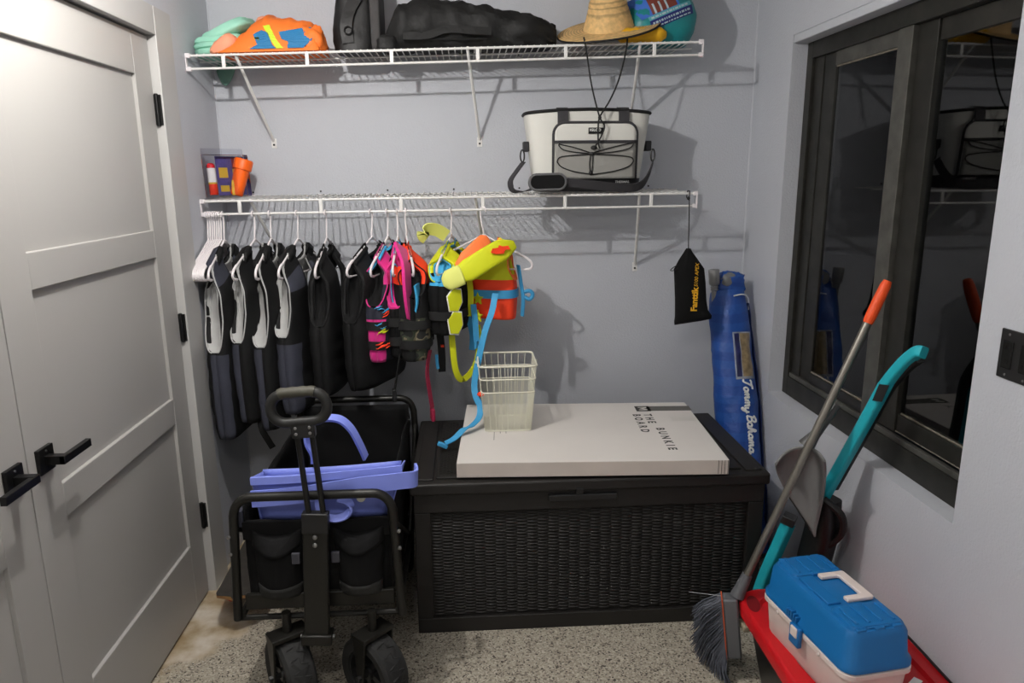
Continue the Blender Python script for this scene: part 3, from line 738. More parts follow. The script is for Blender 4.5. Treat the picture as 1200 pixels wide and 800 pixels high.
MB().ribbon(smooth_pts([(0.20, 2.90, 1.25), (0.212, 2.91, 1.17), (0.22, 2.91, 1.11), (0.215, 2.91, 1.04)], 5), 0.022, (0.5, -0.8, 0)).build('side_strap', M_blue, v11)
MB().tube(smooth_pts([(0.225, 2.905, 1.14), (0.245, 2.90, 1.145), (0.258, 2.90, 1.13), (0.245, 2.90, 1.11), (0.225, 2.905, 1.12)], 4), 0.008, 8).build('strap_knot', M_blue, v11)
# ================================================================== DECK BOX, CARTON, BASKET
CX0, CX1, CY0, CY1, CH = -0.205, 1.028, 2.335, 2.985, 0.535
ch = thing('deck_box', 'dark brown resin deck box with woven front under the white carton', 'storage box', ((CX0 + CX1) / 2, (CY0 + CY1) / 2, 0))
bd = MB()
def slab(x0, x1, y0, y1, z0, z1): bd.box(x0, x1, y0, y1, z0, z1)
# body: bottom plinth, frame posts and rails, recessed back of the panels
bb_ = MB().box(CX0 + 0.012, CX1 - 0.012, CY0 + 0.016, CY1, 0.004, CH - 0.004).build('body', M_chest, ch, smooth=0, bevel=0.004)
for nm, x0, x1, z0, z1 in (('bottom_rail', CX0, CX1, 0.0, 0.058), ('top_rail', CX0, CX1, 0.465, CH), ('corner_post', CX0, CX0 + 0.055, 0.058, 0.465), ('corner_post', CX1 - 0.055, CX1, 0.058, 0.465)):
    MB().box(x0, x1, CY0, CY0 + 0.03, z0, z1).build(nm, M_chest, ch, smooth=0, bevel=0.003)
for nm, y0, y1, z0, z1 in (('bottom_rail', CY0 + 0.03, CY1, 0.0, 0.058), ('top_rail', CY0 + 0.03, CY1, 0.465, CH)):
    for x0, x1 in ((CX0, CX0 + 0.02), (CX1 - 0.02, CX1)):
        MB().box(x0, x1, y0, y1, z0, z1).build(nm, M_chest, ch, smooth=0, bevel=0.003)
# woven strands, alternating rows (too fine to pick apart one by one)
wv = MB(); rows = 33; z0w, z1w = 0.06, 0.463; rh = (z1w - z0w) / rows; cols = 30; x0w, x1w = CX0 + 0.057, CX1 - 0.057; cw = (x1w - x0w) / cols
for c_ in range(cols):
    xa = x0w + c_ * cw - cw * 0.12; xb = xa + cw * 1.24
    xa = max(xa, x0w); xb = min(xb, x1w)
    for r_ in range(rows):
        z = z0w + rh * (r_ + (0.5 if c_ % 2 == 0 else 1.0)); hh = rh * 0.36
        if z + hh > z1w: continue
        rings = []
        for f, d, k_ in ((0, 0.0005, 0.6), (0.2, 0.0050, 0.95), (0.5, 0.0072, 1), (0.8, 0.0050, 0.95), (1, 0.0005, 0.6)):
            x = xa + (xb - xa) * f; yb_ = CY0 + 0.0165; h2 = hh * k_
            rings.append([(x, yb_, z - h2), (x, yb_ - d * 0.85, z - h2 * 0.6), (x, yb_ - d, z), (x, yb_ - d * 0.85, z + h2 * 0.6), (x, yb_, z + h2)])
        n = 5; vs = [p for q in rings for p in q]; fs = [(i * n + k, i * n + k + 1, (i + 1) * n + k + 1, (i + 1) * n + k) for i in range(4) for k in range(4)]
        wv.add(vs, fs)
o = wv.build('woven_panel', M_chest, ch, smooth=80); o['kind'] = 'stuff'
ld = MB().box(CX0 - 0.012, CX1 + 0.012, CY0 - 0.014, CY1 + 0.01, CH, CH + 0.042).build('lid', M_chest, ch, smooth=0, bevel=0.008, bseg=3)
for x0, x1 in ((CX0 + 0.01, CX0 + 0.068), (CX1 - 0.068, CX1 - 0.01)):
    MB().box(x0, x1, CY0 + 0.015, CY1 - 0.015, CH + 0.041, CH + 0.049).build('lid_border', M_chest, ld, smooth=0, bevel=0.003)
MB().box(CX0 + 0.078, CX1 - 0.078, CY0 + 0.03, CY1 - 0.03, CH + 0.041, CH + 0.0485).build('lid_panel', M_chest, ld, smooth=0, bevel=0.003)
# pitted weave on the lid panel where it shows left of the carton
pit = MB()
for i in range(34):
    for j in range(5):
        x = CX0 + 0.088 + j * 0.013; y = CY0 + 0.06 + i * 0.016 + (0.008 if j % 2 else 0)
        pit.box(x, x + 0.011, y, y + 0.009, CH + 0.0483, CH + 0.0505)
pit.build('lid_weave', M_chest, ld, smooth=0)['kind'] = 'stuff'
gr = MB().box(0.26, 0.50, CY0 - 0.016, CY0 + 0.002, CH - 0.035, CH - 0.012).build('lid_grip', M_darkplast, ch, smooth=0, bevel=0.003)
MB().box(0.355, 0.38, CY0 - 0.018, CY0 + 0.002, CH - 0.011, CH + 0.012).build('lock_tab', M_darkplast, ch, smooth=0, bevel=0.002)
LT = CH + 0.0505                                                # lid top

BXz0, BXz1 = LT + 0.0005, LT + 0.054
bq = [(-0.055, 2.352), (0.882, 2.305), (0.918, 2.955), (-0.018, 3.005)]
cb = thing('carton', 'flat white cardboard carton printed with black words on the deck box', 'box', (0.43, 2.65, BXz0))
MB().prism(bq, BXz0, BXz1 - 0.002).build('carton_body', M_cardedge, cb, smooth=0, bevel=0.0015)
MB().prism([(x + (0.43 - x) * 0.001, y) for x, y in bq], BXz1 - 0.002, BXz1).build('carton_top', M_card, cb, smooth=0, bevel=0.0008)
e_x = (V((bq[1][0], bq[1][1], 0)) - V((bq[0][0], bq[0][1], 0))).normalized(); e_y = V((-e_x.y, e_x.x, 0))
def txt_on_box(s, x, y, size, nm, sp):
    return text(nm, s, basis((x, y, BXz1), -e_y, e_x, V((0, 0, 1))), size, M_print, cb, 0.0003, spacing=sp, offs=0.0014)
txt_on_box('THE', 0.705, 2.815, 0.044, 'printed_word', 1.72)
txt_on_box('BUNKIE', 0.7135, 2.645, 0.044, 'printed_word', 1.72)
txt_on_box('BOARD', 0.660, 2.815, 0.044, 'printed_word', 1.72)
ink2 = mat('grey_ink', (96, 94, 90), 0.8)
Mb = basis((0, 0, BXz1), e_x, e_y, V((0, 0, 1)))
def qb(nm, x0, x1, y0, y1, mt):
    o0 = V((bq[0][0], bq[0][1], 0)); pts = []
    for a, b in ((x0, y0), (x1, y0), (x1, y1), (x0, y1)): pts.append(o0 + e_x * a + e_y * b)
    MB().prism([(p.x, p.y) for p in pts], BXz1 - 0.0002, BXz1 + 0.0004).build(nm, mt, cb, smooth=0)
qb('printed_band', 0.732, 0.945, 0.54, 0.60, ink2)
qb('printed_logo', 0.715, 0.775, 0.536, 0.604, M_print)
lg = [(-0.02, -0.018), (-0.02, 0.018), (-0.008, 0.018), (0, 0.002), (0.008, 0.018), (0.02, 0.018), (0.02, -0.018), (0.012, -0.018), (0.012, 0.006), (0.0, -0.012), (-0.012, 0.006), (-0.012, -0.018)]
o0 = V((bq[0][0], bq[0][1], 0)) + e_x * 0.745 + e_y * 0.57
MB().prism([(o0.x + (a * -e_y + b * e_x).x, o0.y + (a * -e_y + b * e_x).y) for a, b in lg], BXz1 + 0.0003, BXz1 + 0.0007).build('logo_letter', M_card, cb, smooth=0)
for k, (x, yl) in enumerate(((0.125, 0.24), (0.148, 0.10), (0.17, 0.11))):
    qb('fine_print', x, x + 0.002, 0.22 + (0.07 if k else 0), 0.22 + (0.07 if k else 0) + yl * 0.5, ink2)
tape = mat('clear_tape', (204, 199, 192), 0.3)
qb('tape', 0.835, 0.93, 0.41, 0.46, tape)
for dy in (0.0,): 
    mb = MB()
    for k in range(4):
        x = bq[1][0] - 0.004 - k * 0.011; mb.box(x, x + 0.0015, bq[1][1] - 0.001 + 0.05 * (bq[1][0] - x), bq[1][1] + 0.004, BXz0 + 0.002, BXz1 - 0.002)
    mb.build('flap_edge', M_print, cb, smooth=0)

# wire basket with mesh lower half
M_cream = mat('cream_wire', (224, 222, 204), 0.45)
bk = thing('wire_basket', 'cream wire basket with fine mesh lower half on the white carton', 'basket', (0.14, 2.76, BXz1))
ZB0, ZB1 = BXz1 + 0.003, BXz1 + 0.262
bx0, bx1, by0, by1 = 0.052, 0.228, 2.655, 2.84
def ring_at(f, r=0.02):
    ex = 0.022 * f; w_, d_ = (bx1 - bx0) + 2 * ex, (by1 - by0) + 2 * ex
    return [((bx0 + bx1) / 2 + x, (by0 + by1) / 2 + y, ZB0 + (ZB1 - ZB0) * f) for x, y in rrect(w_, d_, r, 4)]
for f, r in ((0.0, 0.0028), (0.60, 0.0028), (0.80, 0.0028), (1.0, 0.0042)):
    MB().tube(ring_at(f), r, 6, closed=True).build('hoop', M_cream, bk)
# dipped front rim hoop
vert = []
for sx in range(9): vert.append((sx / 8, 0)); vert.append((sx / 8, 1))
for sy in range(1, 7): vert.append((0, sy / 7)); vert.append((1, sy / 7))
for a, b in vert:
    pts = []
    for f in (0, 1):
        ex = 0.022 * f
        pts.append(V((bx0 - ex + (bx1 - bx0 + 2 * ex) * a, by0 - ex + (by1 - by0 + 2 * ex) * b, ZB0 + (ZB1 - ZB0) * f)))
    if (a in (0, 1)) and (b in (0, 1)): continue
    MB().tube(pts, 0.0016, 5).build('upright_wire', M_cream, bk)
ms_ = MB()
def mesh_face(p00, p10, p01, p11, n, k_):
    for d in (1, -1):
        for i in range(-k_, n + 1):
            # diagonal strands clipped to the unit square
            u0, v0 = i / n, 0.0; u1, v1 = i / n + k_ / n, 1.0
            if u0 < 0: v0 += (0 - u0) / (u1 - u0); u0 = 0
            if u1 > 1: v1 -= (u1 - 1) / (u1 - u0) * (v1 - v0) if u1 > u0 else 0; u1 = 1
            if v1 - v0 < 0.02: continue
            f = lambda u, v: (V(p00).lerp(V(p10), u if d > 0 else 1 - u)).lerp(V(p01).lerp(V(p11), u if d > 0 else 1 - u), v)
            ms_.tube([f(u0, v0), f(u1, v1)], 0.0007, 3, cap=False)
f6 = 0.60; exm = 0.022 * f6; zm = ZB0 + (ZB1 - ZB0) * f6
A0 = [(bx0, by0, ZB0), (bx1, by0, ZB0), (bx1, by1, ZB0), (bx0, by1, ZB0)]; A1 = [(bx0 - exm, by0 - exm, zm), (bx1 + exm, by0 - exm, zm), (bx1 + exm, by1 + exm, zm), (bx0 - exm, by1 + exm, zm)]
for i in range(4): mesh_face(A0[i], A0[(i + 1) % 4], A1[i], A1[(i + 1) % 4], 22, 18)
mesh_face(A0[0], A0[1], A0[3], A0[2], 22, 22)
ms_.build('wire_mesh', M_cream, bk)['kind'] = 'stuff'
for x in (bx0 - 0.03, bx1 + 0.03):
    MB().tube([(x + (0.008 if x < 0.1 else -0.008), 2.75, ZB1 - 0.012), (x, 2.75, ZB1 - 0.012), (x, 2.75, ZB1 - 0.004)], 0.0035, 6).build('handle_stub', M_cream, bk)

# ================================================================== WAGON
WX0, WX1, WY0_, WY1_ = -0.712, -0.226, 2.01, 2.90
wg = thing('folding_wagon', 'black folding utility wagon with upright pull handle and chunky wheels', 'wagon', (-0.469, 2.45, 0))
FZT = 0.694
def uframe(y, ztop, nm, tilt=0.0):
    c = 0.055
    pts = [(WX0 - 0.004, y, 0.30)] + [(WX0 + 0.012, y, ztop - c)] 
    pts += [(WX0 + 0.014 + c - c * cos(a), y, ztop - c + c * sin(a)) for a in [R(15 + 75 * k / 6) for k in range(7)]]
    pts += [(WX1 - 0.014 - c + c * sin(a), y, ztop - c + c * cos(a)) for a in [R(75 * k / 6) for k in range(7)]]
    pts += [(WX1 - 0.012, y, ztop - c), (WX1 + 0.002, y, 0.295)]
    return MB().tube(pts, 0.0135, 10).build(nm, M_frame, wg)
uframe(WY0_, FZT, 'front_frame'); uframe(WY1_, FZT + 0.015, 'rear_frame')
for x in (WX0 + 0.008, WX1 - 0.008):
    MB().tube([(x, WY0_, 0.60), (x, (WY0_ + WY1_) / 2, 0.33), (x, WY1_, 0.60)], 0.008, 6).build('side_brace', M_frame, wg)
    MB().tube([(x, WY0_, 0.31), (x, WY1_, 0.31)], 0.011, 8).build('side_rail', M_frame, wg)
    for zz in (0.575, 0.52): 
        MB().lathe([(0.006, 0), (0.006, 0.004), (0.003, 0.006)], 10, axis_m((x + (0.012 if x > -0.4 else -0.012), WY0_ - 0.008, zz), (0, -1, 0))).build('rivet', M_steel, wg)
for y in (WY0_ + 0.01, WY1_ - 0.01):
    MB().box(WX0 + 0.02, WX1 - 0.02, y - 0.004, y + 0.012, 0.325, 0.375).build('cross_bar', M_frame, wg, bevel=0.003)
    MB().tube([(WX0 + 0.0, y, 0.298), (WX1, y, 0.298)], 0.009, 8).build('axle_bar', M_frame, wg)
# fabric tub: open box with sagging walls
def wall_fab(p, q, z0, z1, seed, bulge):
    p, q = V(p), V(q); nn = (q - p).cross(V((0, 0, 1))).normalized()
    def fn(u, v):
        b = bulge * sin(pi * u) * sin(pi * min(1, v * 1.05)) + 0.010 * N3((u * 5, v * 4, seed))
        return p.lerp(q, u) + V((0, 0, z0 + (z1 - z0) * v)) + nn * b
    return MB().grid(fn, 22, 14)
fx0, fx1, fy0, fy1 = WX0 + 0.03, WX1 - 0.03, WY0_ + 0.03, WY1_ - 0.02
for nm, p, q, s_ in (('front_fabric', (fx0, fy0, 0), (fx1, fy0, 0), 1), ('side_fabric', (fx1, fy0, 0), (fx1, fy1, 0), 2), ('rear_fabric', (fx1, fy1, 0), (fx0, fy1, 0), 3), ('side_fabric', (fx0, fy1, 0), (fx0, fy0, 0), 4)):
    wall_fab(p, q, 0.33, {1: 0.605, 2: 0.655, 3: 0.69, 4: 0.655}[s_], s_, 0.012).build(nm, M_black, wg, smooth=70, solid=0.004)
MB().box(fx0, fx1, fy0, fy1, 0.325, 0.335).build('floor_pad', M_black, wg)
# hem band across the front and two drink pockets
MB().box(fx0 - 0.004, fx1 + 0.004, fy0 - 0.012, fy0 - 0.004, 0.548, 0.606).build('hem_band', M_black, wg, bevel=0.003)
for xc in (-0.585, -0.345):
    def pk(u, v, xc=xc):
        a = pi * u; d = 0.045 * sin(a) ** 0.7 * (0.55 + 0.45 * sin(pi * (0.15 + 0.7 * v)))
        return V((xc + (u - 0.5) * (0.13 + 0.02 * v) + 0.006 * N3((u * 4, v * 4, xc)), fy0 - 0.012 - d, 0.37 + 0.165 * v - 0.015 * sin(a) * v))
    po = MB().grid(pk, 16, 12).build('pocket', M_black, wg, smooth=70, solid=0.004)
    def pb(u, v, xc=xc):
        q = pk(u, v * 0.24, xc); return q + V((0, -0.003, 0))
    MB().grid(pb, 16, 4).build('pocket_base', mat('charcoal_fabric', (34, 34, 33), 0.8, var=0.2, vscale=16, bump=0.4, bscale=400), po, smooth=70, solid=0.002)
    def pf(u, v, xc=xc):
        a = pi * u; return V((xc + (u - 0.5) * 0.15, fy0 - 0.016 - 0.05 * sin(a) * (1 - v) ** 0.5, 0.535 - 0.022 * sin(a) + 0.05 * v))
    MB().grid(pf, 14, 6).build('pocket_flap', M_black, po, smooth=70, solid=0.003)
for x in (-0.525, -0.41):
    MB().box(x - 0.012, x + 0.012, fy0 - 0.055, fy0 - 0.045, 0.488, 0.522).build('strap_buckle', mat('grey_webbing', (62, 62, 70), 0.6), wg, bevel=0.002)
MB().box(WX0 + 0.015, WX0 + 0.03, fy0 - 0.01, fy0 + 0.03, 0.59, 0.64).build('corner_strap', M_slate, wg, bevel=0.002)
MB().box(WX0 + 0.026, WX0 + 0.029, fy0 + 0.02, fy0 + 0.045, 0.42, 0.52).build('side_label', mat('tan_label', (150, 140, 96), 0.7, var=0.5, vscale=150), wg)
# front handle: flat channel, two rods, D grip
hx_, hy = -0.460, 1.965
tilt = Matrix.Translation((-0.474, hy, 0.265)) @ Matrix.Rotation(R(3.0), 4, 'Y')
pl = MB().box(-0.036, 0.036, -0.012, 0.012, 0.0, 0.395, tilt).build('handle_channel', M_frame, wg, bevel=0.004)
MB().box(-0.038, 0.038, -0.015, 0.015, 0.335, 0.397, tilt).build('channel_collar', M_darkplast, pl, bevel=0.003)
for z in (0.30, 0.325):
    MB().lathe([(0.007, 0), (0.007, 0.003), (0.003, 0.006)], 12, tilt @ axis_m((0, -0.012, z), (0, -1, 0))).build('rivet', M_steel, pl)
hp = MB().box(-0.045, 0.045, -0.02, 0.03, -0.025, 0.008, tilt).build('handle_hinge', M_frame, wg, bevel=0.004)
MB().tube([tilt @ V((-0.05, 0.005, -0.008)), tilt @ V((0.05, 0.005, -0.008))], 0.006, 8).build('hinge_pin', M_steel, hp)
tg = Matrix.Translation((-0.452, hy, 0.64)) @ Matrix.Rotation(R(-3.6), 4, 'Y')
for x in (-0.019, 0.022):
    MB().tube([tg @ V((x, 0, 0.0)), tg @ V((x, 0, 0.275))], 0.0085, 8).build('handle_rod', M_frame, wg)
gm = tg @ Matrix.Translation((-0.004, 0, 0.338)) @ Matrix.Rotation(R(90), 4, 'X')
pts = [gm @ V((x, y, 0)) for x, y in rrect(0.155, 0.084, 0.04, 6)]
gp = MB().tube(pts, 0.0148, 12, closed=True).build('grip', mat('grip_rubber', (26, 26, 25), 0.5), wg)
pts = [gm @ V((x, 0.042 + (0.003 if abs(x) < 0.04 else 0), 0.003)) for x in [-0.048 + 0.096 * k / 10 for k in range(11)]]
MB().tube(pts, [0.0158 + 0.001 * sin(k * 2.1) for k in range(11)], 12).build('grip_pad', mat('olive_grip', (62, 60, 50), 0.6), gp)
gk = MB().box(-0.033, 0.033, -0.013, 0.013, 0.25, 0.298, tg).build('grip_yoke', M_darkplast, wg, bevel=0.005)
for x in (-0.019, 0.020):
    for z in (0.265, 0.282):
        MB().lathe([(0.0045, 0), (0.0045, 0.002), (0.002, 0.004)], 12, tg @ axis_m((x, -0.013, z), (0, -1, 0))).build('screw', M_steel, gk)
# wheels
def wheel(cx, cy, ang, fork=True, rr=0.118, ww=0.088):
    M = Matrix.Translation((cx, cy, rr)) @ Matrix.Rotation(R(ang), 4, 'Z') @ Matrix.Rotation(R(90), 4, 'Y')   # local z = axle
    w2 = ww / 2
    wr_ = MB().lathe([(rr * 0.66, -w2 * 0.92), (rr * 0.88, -w2), (rr * 0.965, -w2 * 0.8), (rr * 0.985, 0), (rr * 0.965, w2 * 0.8), (rr * 0.88, w2), (rr * 0.66, w2 * 0.92), (rr * 0.62, 0), (rr * 0.66, -w2 * 0.92)], 36, M, cap=False).build('wheel', M_rubber, wg)
    tr = MB()
    for k in range(20):
        a0 = 2 * pi * k / 20
        for s in (-1, 1):
            aa = a0 + (pi / 20 if s > 0 else 0); hw = pi / 20 * 0.86
            poly = [(s * w2 * 0.04, -hw * 0.6), (s * w2 * 0.45, -hw), (s * w2 * 0.98, -hw * 0.75), (s * w2 * 0.98, hw * 0.75), (s * w2 * 0.45, hw), (s * w2 * 0.04, hw * 0.6)]
            vv = []
            for r2 in (rr * 0.95, rr * 1.0):
                for z_, da in poly:
                    r3 = r2 - (0.012 * rr / 0.118 if abs(z_) > w2 * 0.9 else 0)
                    vv.append(M @ V((r3 * cos(aa + da), r3 * sin(aa + da), z_)))
            tr.add(vv, [tuple(range(6)), tuple(range(6, 12))] + [(q, (q + 1) % 6, 6 + (q + 1) % 6, 6 + q) for q in range(6)])
    tr.build('tread', M_rubber, wr_, smooth=0)
    hb = MB().lathe([(0.004, -w2 * 0.75), (0.02, -w2 * 0.75), (0.022, -w2 * 0.5), (0.022, w2 * 0.5), (0.02, w2 * 0.75), (0.004, w2 * 0.75)], 16, M)
    for k in range(5):
        Ms = M @ Matrix.Rotation(2 * pi * k / 5, 4, 'Z')
        hb.box(0.018, rr * 0.68, -0.009, 0.009, -w2 * 0.55, w2 * 0.55, Ms)
    hb.lathe([(rr * 0.60, -w2 * 0.8), (rr * 0.67, -w2 * 0.8), (rr * 0.67, w2 * 0.8), (rr * 0.60, w2 * 0.8), (rr * 0.60, -w2 * 0.8)], 30, M, cap=False)
    hb.build('hub', M_darkplast, wr_, smooth=30)
    if fork:
        Mf = Matrix.Translation((cx, cy, 0)) @ Matrix.Rotation(R(ang), 4, 'Z')
        fk = MB()
        fk.box(-w2 - 0.014, w2 + 0.014, -0.032, 0.032, rr * 2 + 0.006, rr * 2 + 0.02, Mf)
        for s in (-1, 1):
            fk.prism([(-0.012, rr - 0.015), (0.012, rr - 0.015), (0.03, rr * 2 + 0.01), (-0.03, rr * 2 + 0.01)], s * (w2 + 0.006), s * (w2 + 0.013), Mf @ Matrix.Rotation(R(90), 4, 'Z') @ Matrix.Rotation(R(90), 4, 'X'))
        f_ = fk.build('fork', M_frame, wr_, smooth=0, bevel=0.002)
        MB().lathe([(0.009, -w2 - 0.024), (0.009, w2 + 0.024)], 6, M).build('axle_nut', M_darkplast, wr_)
        MB().lathe([(0.014, rr * 2 + 0.02), (0.014, 0.32)], 12, Matrix.Translation((cx, cy, 0))).build('stem', M_frame, wr_)
wheel(-0.572, 2.005, 34); wheel(-0.315, 1.995, 47)
wheel(-0.64, 2.78, 0, False); wheel(-0.30, 2.78, 0, False)

# ================================================================== LAVENDER BEACH TOTE IN THE WAGON
tb = thing('beach_tote', 'lavender rubber beach tote lying in the wagon with looped straps', 'bag', (-0.45, 2.2, 0.56))
def tote(u, v):
    pass
def tote_wall(x0b, x1b, x0t, x1t, y0, y1, zb_, ztl, ztr, nm, par):
    """tapered slab: bottom narrower than the mouth"""
    mb = MB(); n = 14
    def fn(u, v):
        xl = x0b + (x0t - x0b) * v; xr = x1b + (x1t - x1b) * v
        zt_ = ztl + (ztr - ztl) * u
        return V((xl + (xr - xl) * u, y0 + (y1 - y0) * (1 - v) * 0.4 - 0.012 * sin(pi * u), zb_ + (zt_ - zb_) * v))
    mb.grid(fn, n, 8)
    return mb.build(nm, M_lav, par, smooth=60, solid=0.006)
tote_wall(-0.645, -0.255, -0.662, -0.212, 2.075, 2.10, 0.585, 0.728, 0.75, 'front_wall', tb)
tote_wall(-0.645, -0.255, -0.662, -0.225, 2.20, 2.19, 0.585, 0.70, 0.715, 'back_wall', tb)
for xb_, xt_, zt_ in ((-0.645, -0.662, 0.726), (-0.255, -0.212, 0.748)):
    def fs_(u, v, xb_=xb_, xt_=xt_, zt_=zt_): return V((xb_ + (xt_ - xb_) * v, 2.078 + 0.118 * u, 0.585 + (zt_ - 0.585) * v - 0.03 * u * v))
    MB().grid(fs_, 6, 8).build('end_wall', M_lav, tb, smooth=60, solid=0.005)
MB().box(-0.645, -0.255, 2.085, 2.198, 0.583, 0.59).build('base', M_lav, tb, bevel=0.003)
def strap(pts, wdt, wd_, nm='strap', th=0.004): return MB().ribbon(smooth_pts(pts, 6), wdt, wd_, th).build(nm, M_lav, tb, smooth=50)
strap([(-0.66, 2.062, 0.665), (-0.60, 2.055, 0.670), (-0.50, 2.05, 0.68), (-0.42, 2.04, 0.695), (-0.32, 2.035, 0.71), (-0.22, 2.05, 0.712), (-0.172, 2.075, 0.708), (-0.178, 2.13, 0.71)], 0.05, (0.05, 0.1, 1))
strap([(-0.66, 2.070, 0.718), (-0.55, 2.060, 0.724), (-0.44, 2.057, 0.731), (-0.33, 2.06, 0.737), (-0.212, 2.07, 0.742)], 0.022, (0, 0.1, 1), 'rim', 0.005)
strap([(-0.345, 2.25, 0.71), (-0.36, 2.24, 0.76), (-0.385, 2.23, 0.82), (-0.42, 2.22, 0.855), (-0.47, 2.21, 0.858), (-0.51, 2.20, 0.83), (-0.515, 2.20, 0.79), (-0.50, 2.20, 0.75), (-0.50, 2.20, 0.72)], 0.032, (0.25, 1, 0.25))
strap([(-0.40, 2.036, 0.668), (-0.37, 2.026, 0.662), (-0.362, 2.016, 0.648), (-0.375, 2.008, 0.628), (-0.405, 2.004, 0.62), (-0.435, 2.004, 0.63), (-0.452, 2.01, 0.65), (-0.455, 2.03, 0.672)], 0.022, (0.1, 0.8, 0.8))
MB().lathe([(0.001, 0.006), (0.012, 0.005), (0.014, 0)], 16, axis_m((-0.335, 2.048, 0.664), (0, -1, 0.2))).build('snap', M_cream, tb)
# ================================================================== SKATEBOARD
sk = thing('skateboard', 'skateboard with dark grip deck and red wheels beside the left wall', 'skateboard', (-0.855, 2.75, 0))
M_grip = mat('grip_tape', (52, 48, 44), 0.95, var=0.25, vscale=30, bump=0.5, bscale=800, bdist=0.001)
M_wood = mat('maple_ply', (150, 110, 66), 0.6, var=0.15, vscale=30)
def deck(zo, th, mt, nm, par):
    rings = []
    Ln = 0.80; y0 = 2.36
    for i in range(21):
        f = i / 20; w_ = 0.092 * (1 - abs(2 * f - 1) ** 7) ** 0.5 if 0 < f < 1 else 0.004
        y = y0 + Ln * f; kick = 0.05 * max(0, (0.2 - f) / 0.2) ** 1.5 + 0.05 * max(0, (f - 0.8) / 0.2) ** 1.5
        xc = -0.855 - 0.02 * f
        r_ = []
        for k in range(9): r_.append(V((xc - w_ + 2 * w_ * k / 8, y, 0.095 + kick + zo + 0.008 * abs(k / 4 - 1) ** 2)))
        for k in range(8, -1, -1): r_.append(V((xc - w_ + 2 * w_ * k / 8, y, 0.095 + kick + zo + th + 0.008 * abs(k / 4 - 1) ** 2)))
        rings.append(r_)
    return MB().loft(rings).build(nm, mt, par, smooth=40)
deck(0, 0.010, M_wood, 'deck', sk); deck(0.0101, 0.0012, M_grip, 'grip_sheet', sk)
for y in (2.60, 3.0):
    tk = MB().box(-0.90, -0.82, y - 0.03, y + 0.03, 0.05, 0.098).tube([(-0.945, y, 0.048), (-0.775, y, 0.048)], 0.006, 8).build('truck', M_steel, sk, bevel=0.004)
    for x in (-0.935, -0.785):
        MB().lathe([(0.01, -0.016), (0.022, -0.016), (0.0265, -0.01), (0.0265, 0.01), (0.022, 0.016), (0.01, 0.016)], 20, Matrix.Translation((x, y, 0.0268)) @ Matrix.Rotation(R(90), 4, 'Y')).build('wheel', M_red, sk)
# ================================================================== THINGS ON THE UPPER SHELF
def blob(c, r, ex=0.6, amp=0.12, sc=6.0, seed=0.0, n=28, m_=18, M=None, flatb=None, fine=0.0):
    """lumpy soft body: super-ellipsoid with fabric folds"""
    c = V(c); rings = []
    for j in range(m_ + 1):
        a = -pi / 2 + pi * (0.006 + 0.988 * j / m_)
        ca, sa = abs(cos(a)) ** ex, math.copysign(abs(sin(a)) ** ex, sin(a)); rg = []
        for k in range(n):
            b = 2 * pi * k / n
            d = V((ca * math.copysign(abs(cos(b)) ** ex, cos(b)), ca * math.copysign(abs(sin(b)) ** ex, sin(b)), sa))
            f = 1 + amp * N3(d, 1.6, seed) + amp * 0.5 * N3((d.x * sc, d.y * sc, d.z * sc * 0.6), 1, seed + 5) + fine * abs(N3((d.x * sc * 2, d.y * sc, d.z * sc * 3), 1, seed + 9))
            p = V((d.x * r[0] * f, d.y * r[1] * f, d.z * r[2] * f))
            if M is not None: p = M @ p
            p = c + p
            if flatb is not None and p.z < flatb(p): p.z = flatb(p)
            rg.append(p)
        rings.append(rg)
    return MB().loft(rings)
zu = lambda p: ZU(p.x) + 0.0045
M_mint = mat('mint_cloth', (150, 208, 186), 0.65, var=0.05, vscale=12, bump=0.3, bscale=90, bdist=0.003)
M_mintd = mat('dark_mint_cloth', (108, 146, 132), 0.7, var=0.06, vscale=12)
mt_ = thing('folded_bag', 'mint green folded cloth bag at the left end of the upper shelf', 'bag', (-0.94, 3.12, ZU(-0.94)))
for k, (zc, rz, xw, yy) in enumerate(((2.072, 0.018, 0.095, 3.12), (2.095, 0.016, 0.10, 3.12), (2.115, 0.016, 0.098, 3.125))):
    blob((-0.935, yy, zc), (xw, 0.12, rz), 0.5, 0.10, 5, k, M=Matrix.Rotation(R(-6), 4, 'Y'), flatb=zu).build('fold', M_mint, mt_, smooth=70)
blob((-0.91, 3.11, 2.145), (0.105, 0.10, 0.026), 0.55, 0.10, 4, 7, M=Matrix.Rotation(R(-24), 4, 'Y'), flatb=zu).build('rolled_top', M_mint, mt_, smooth=70)
MB().ball((-0.868, 3.03, 2.177), 0.012, 0.01, 0.007).build('toggle', M_darkplast, mt_)
# corner that sags through behind the shelf edge
def flap(u, v): return V((-1.02 + 0.07 * u + 0.01 * sin(pi * v), 3.258 - 0.008 * sin(pi * u), 2.085 - 0.115 * v * (1 - 0.5 * (2 * u - 1) ** 2)))
MB().grid(flap, 12, 10).build('hanging_corner', M_mintd, mt_, smooth=70, solid=0.003)
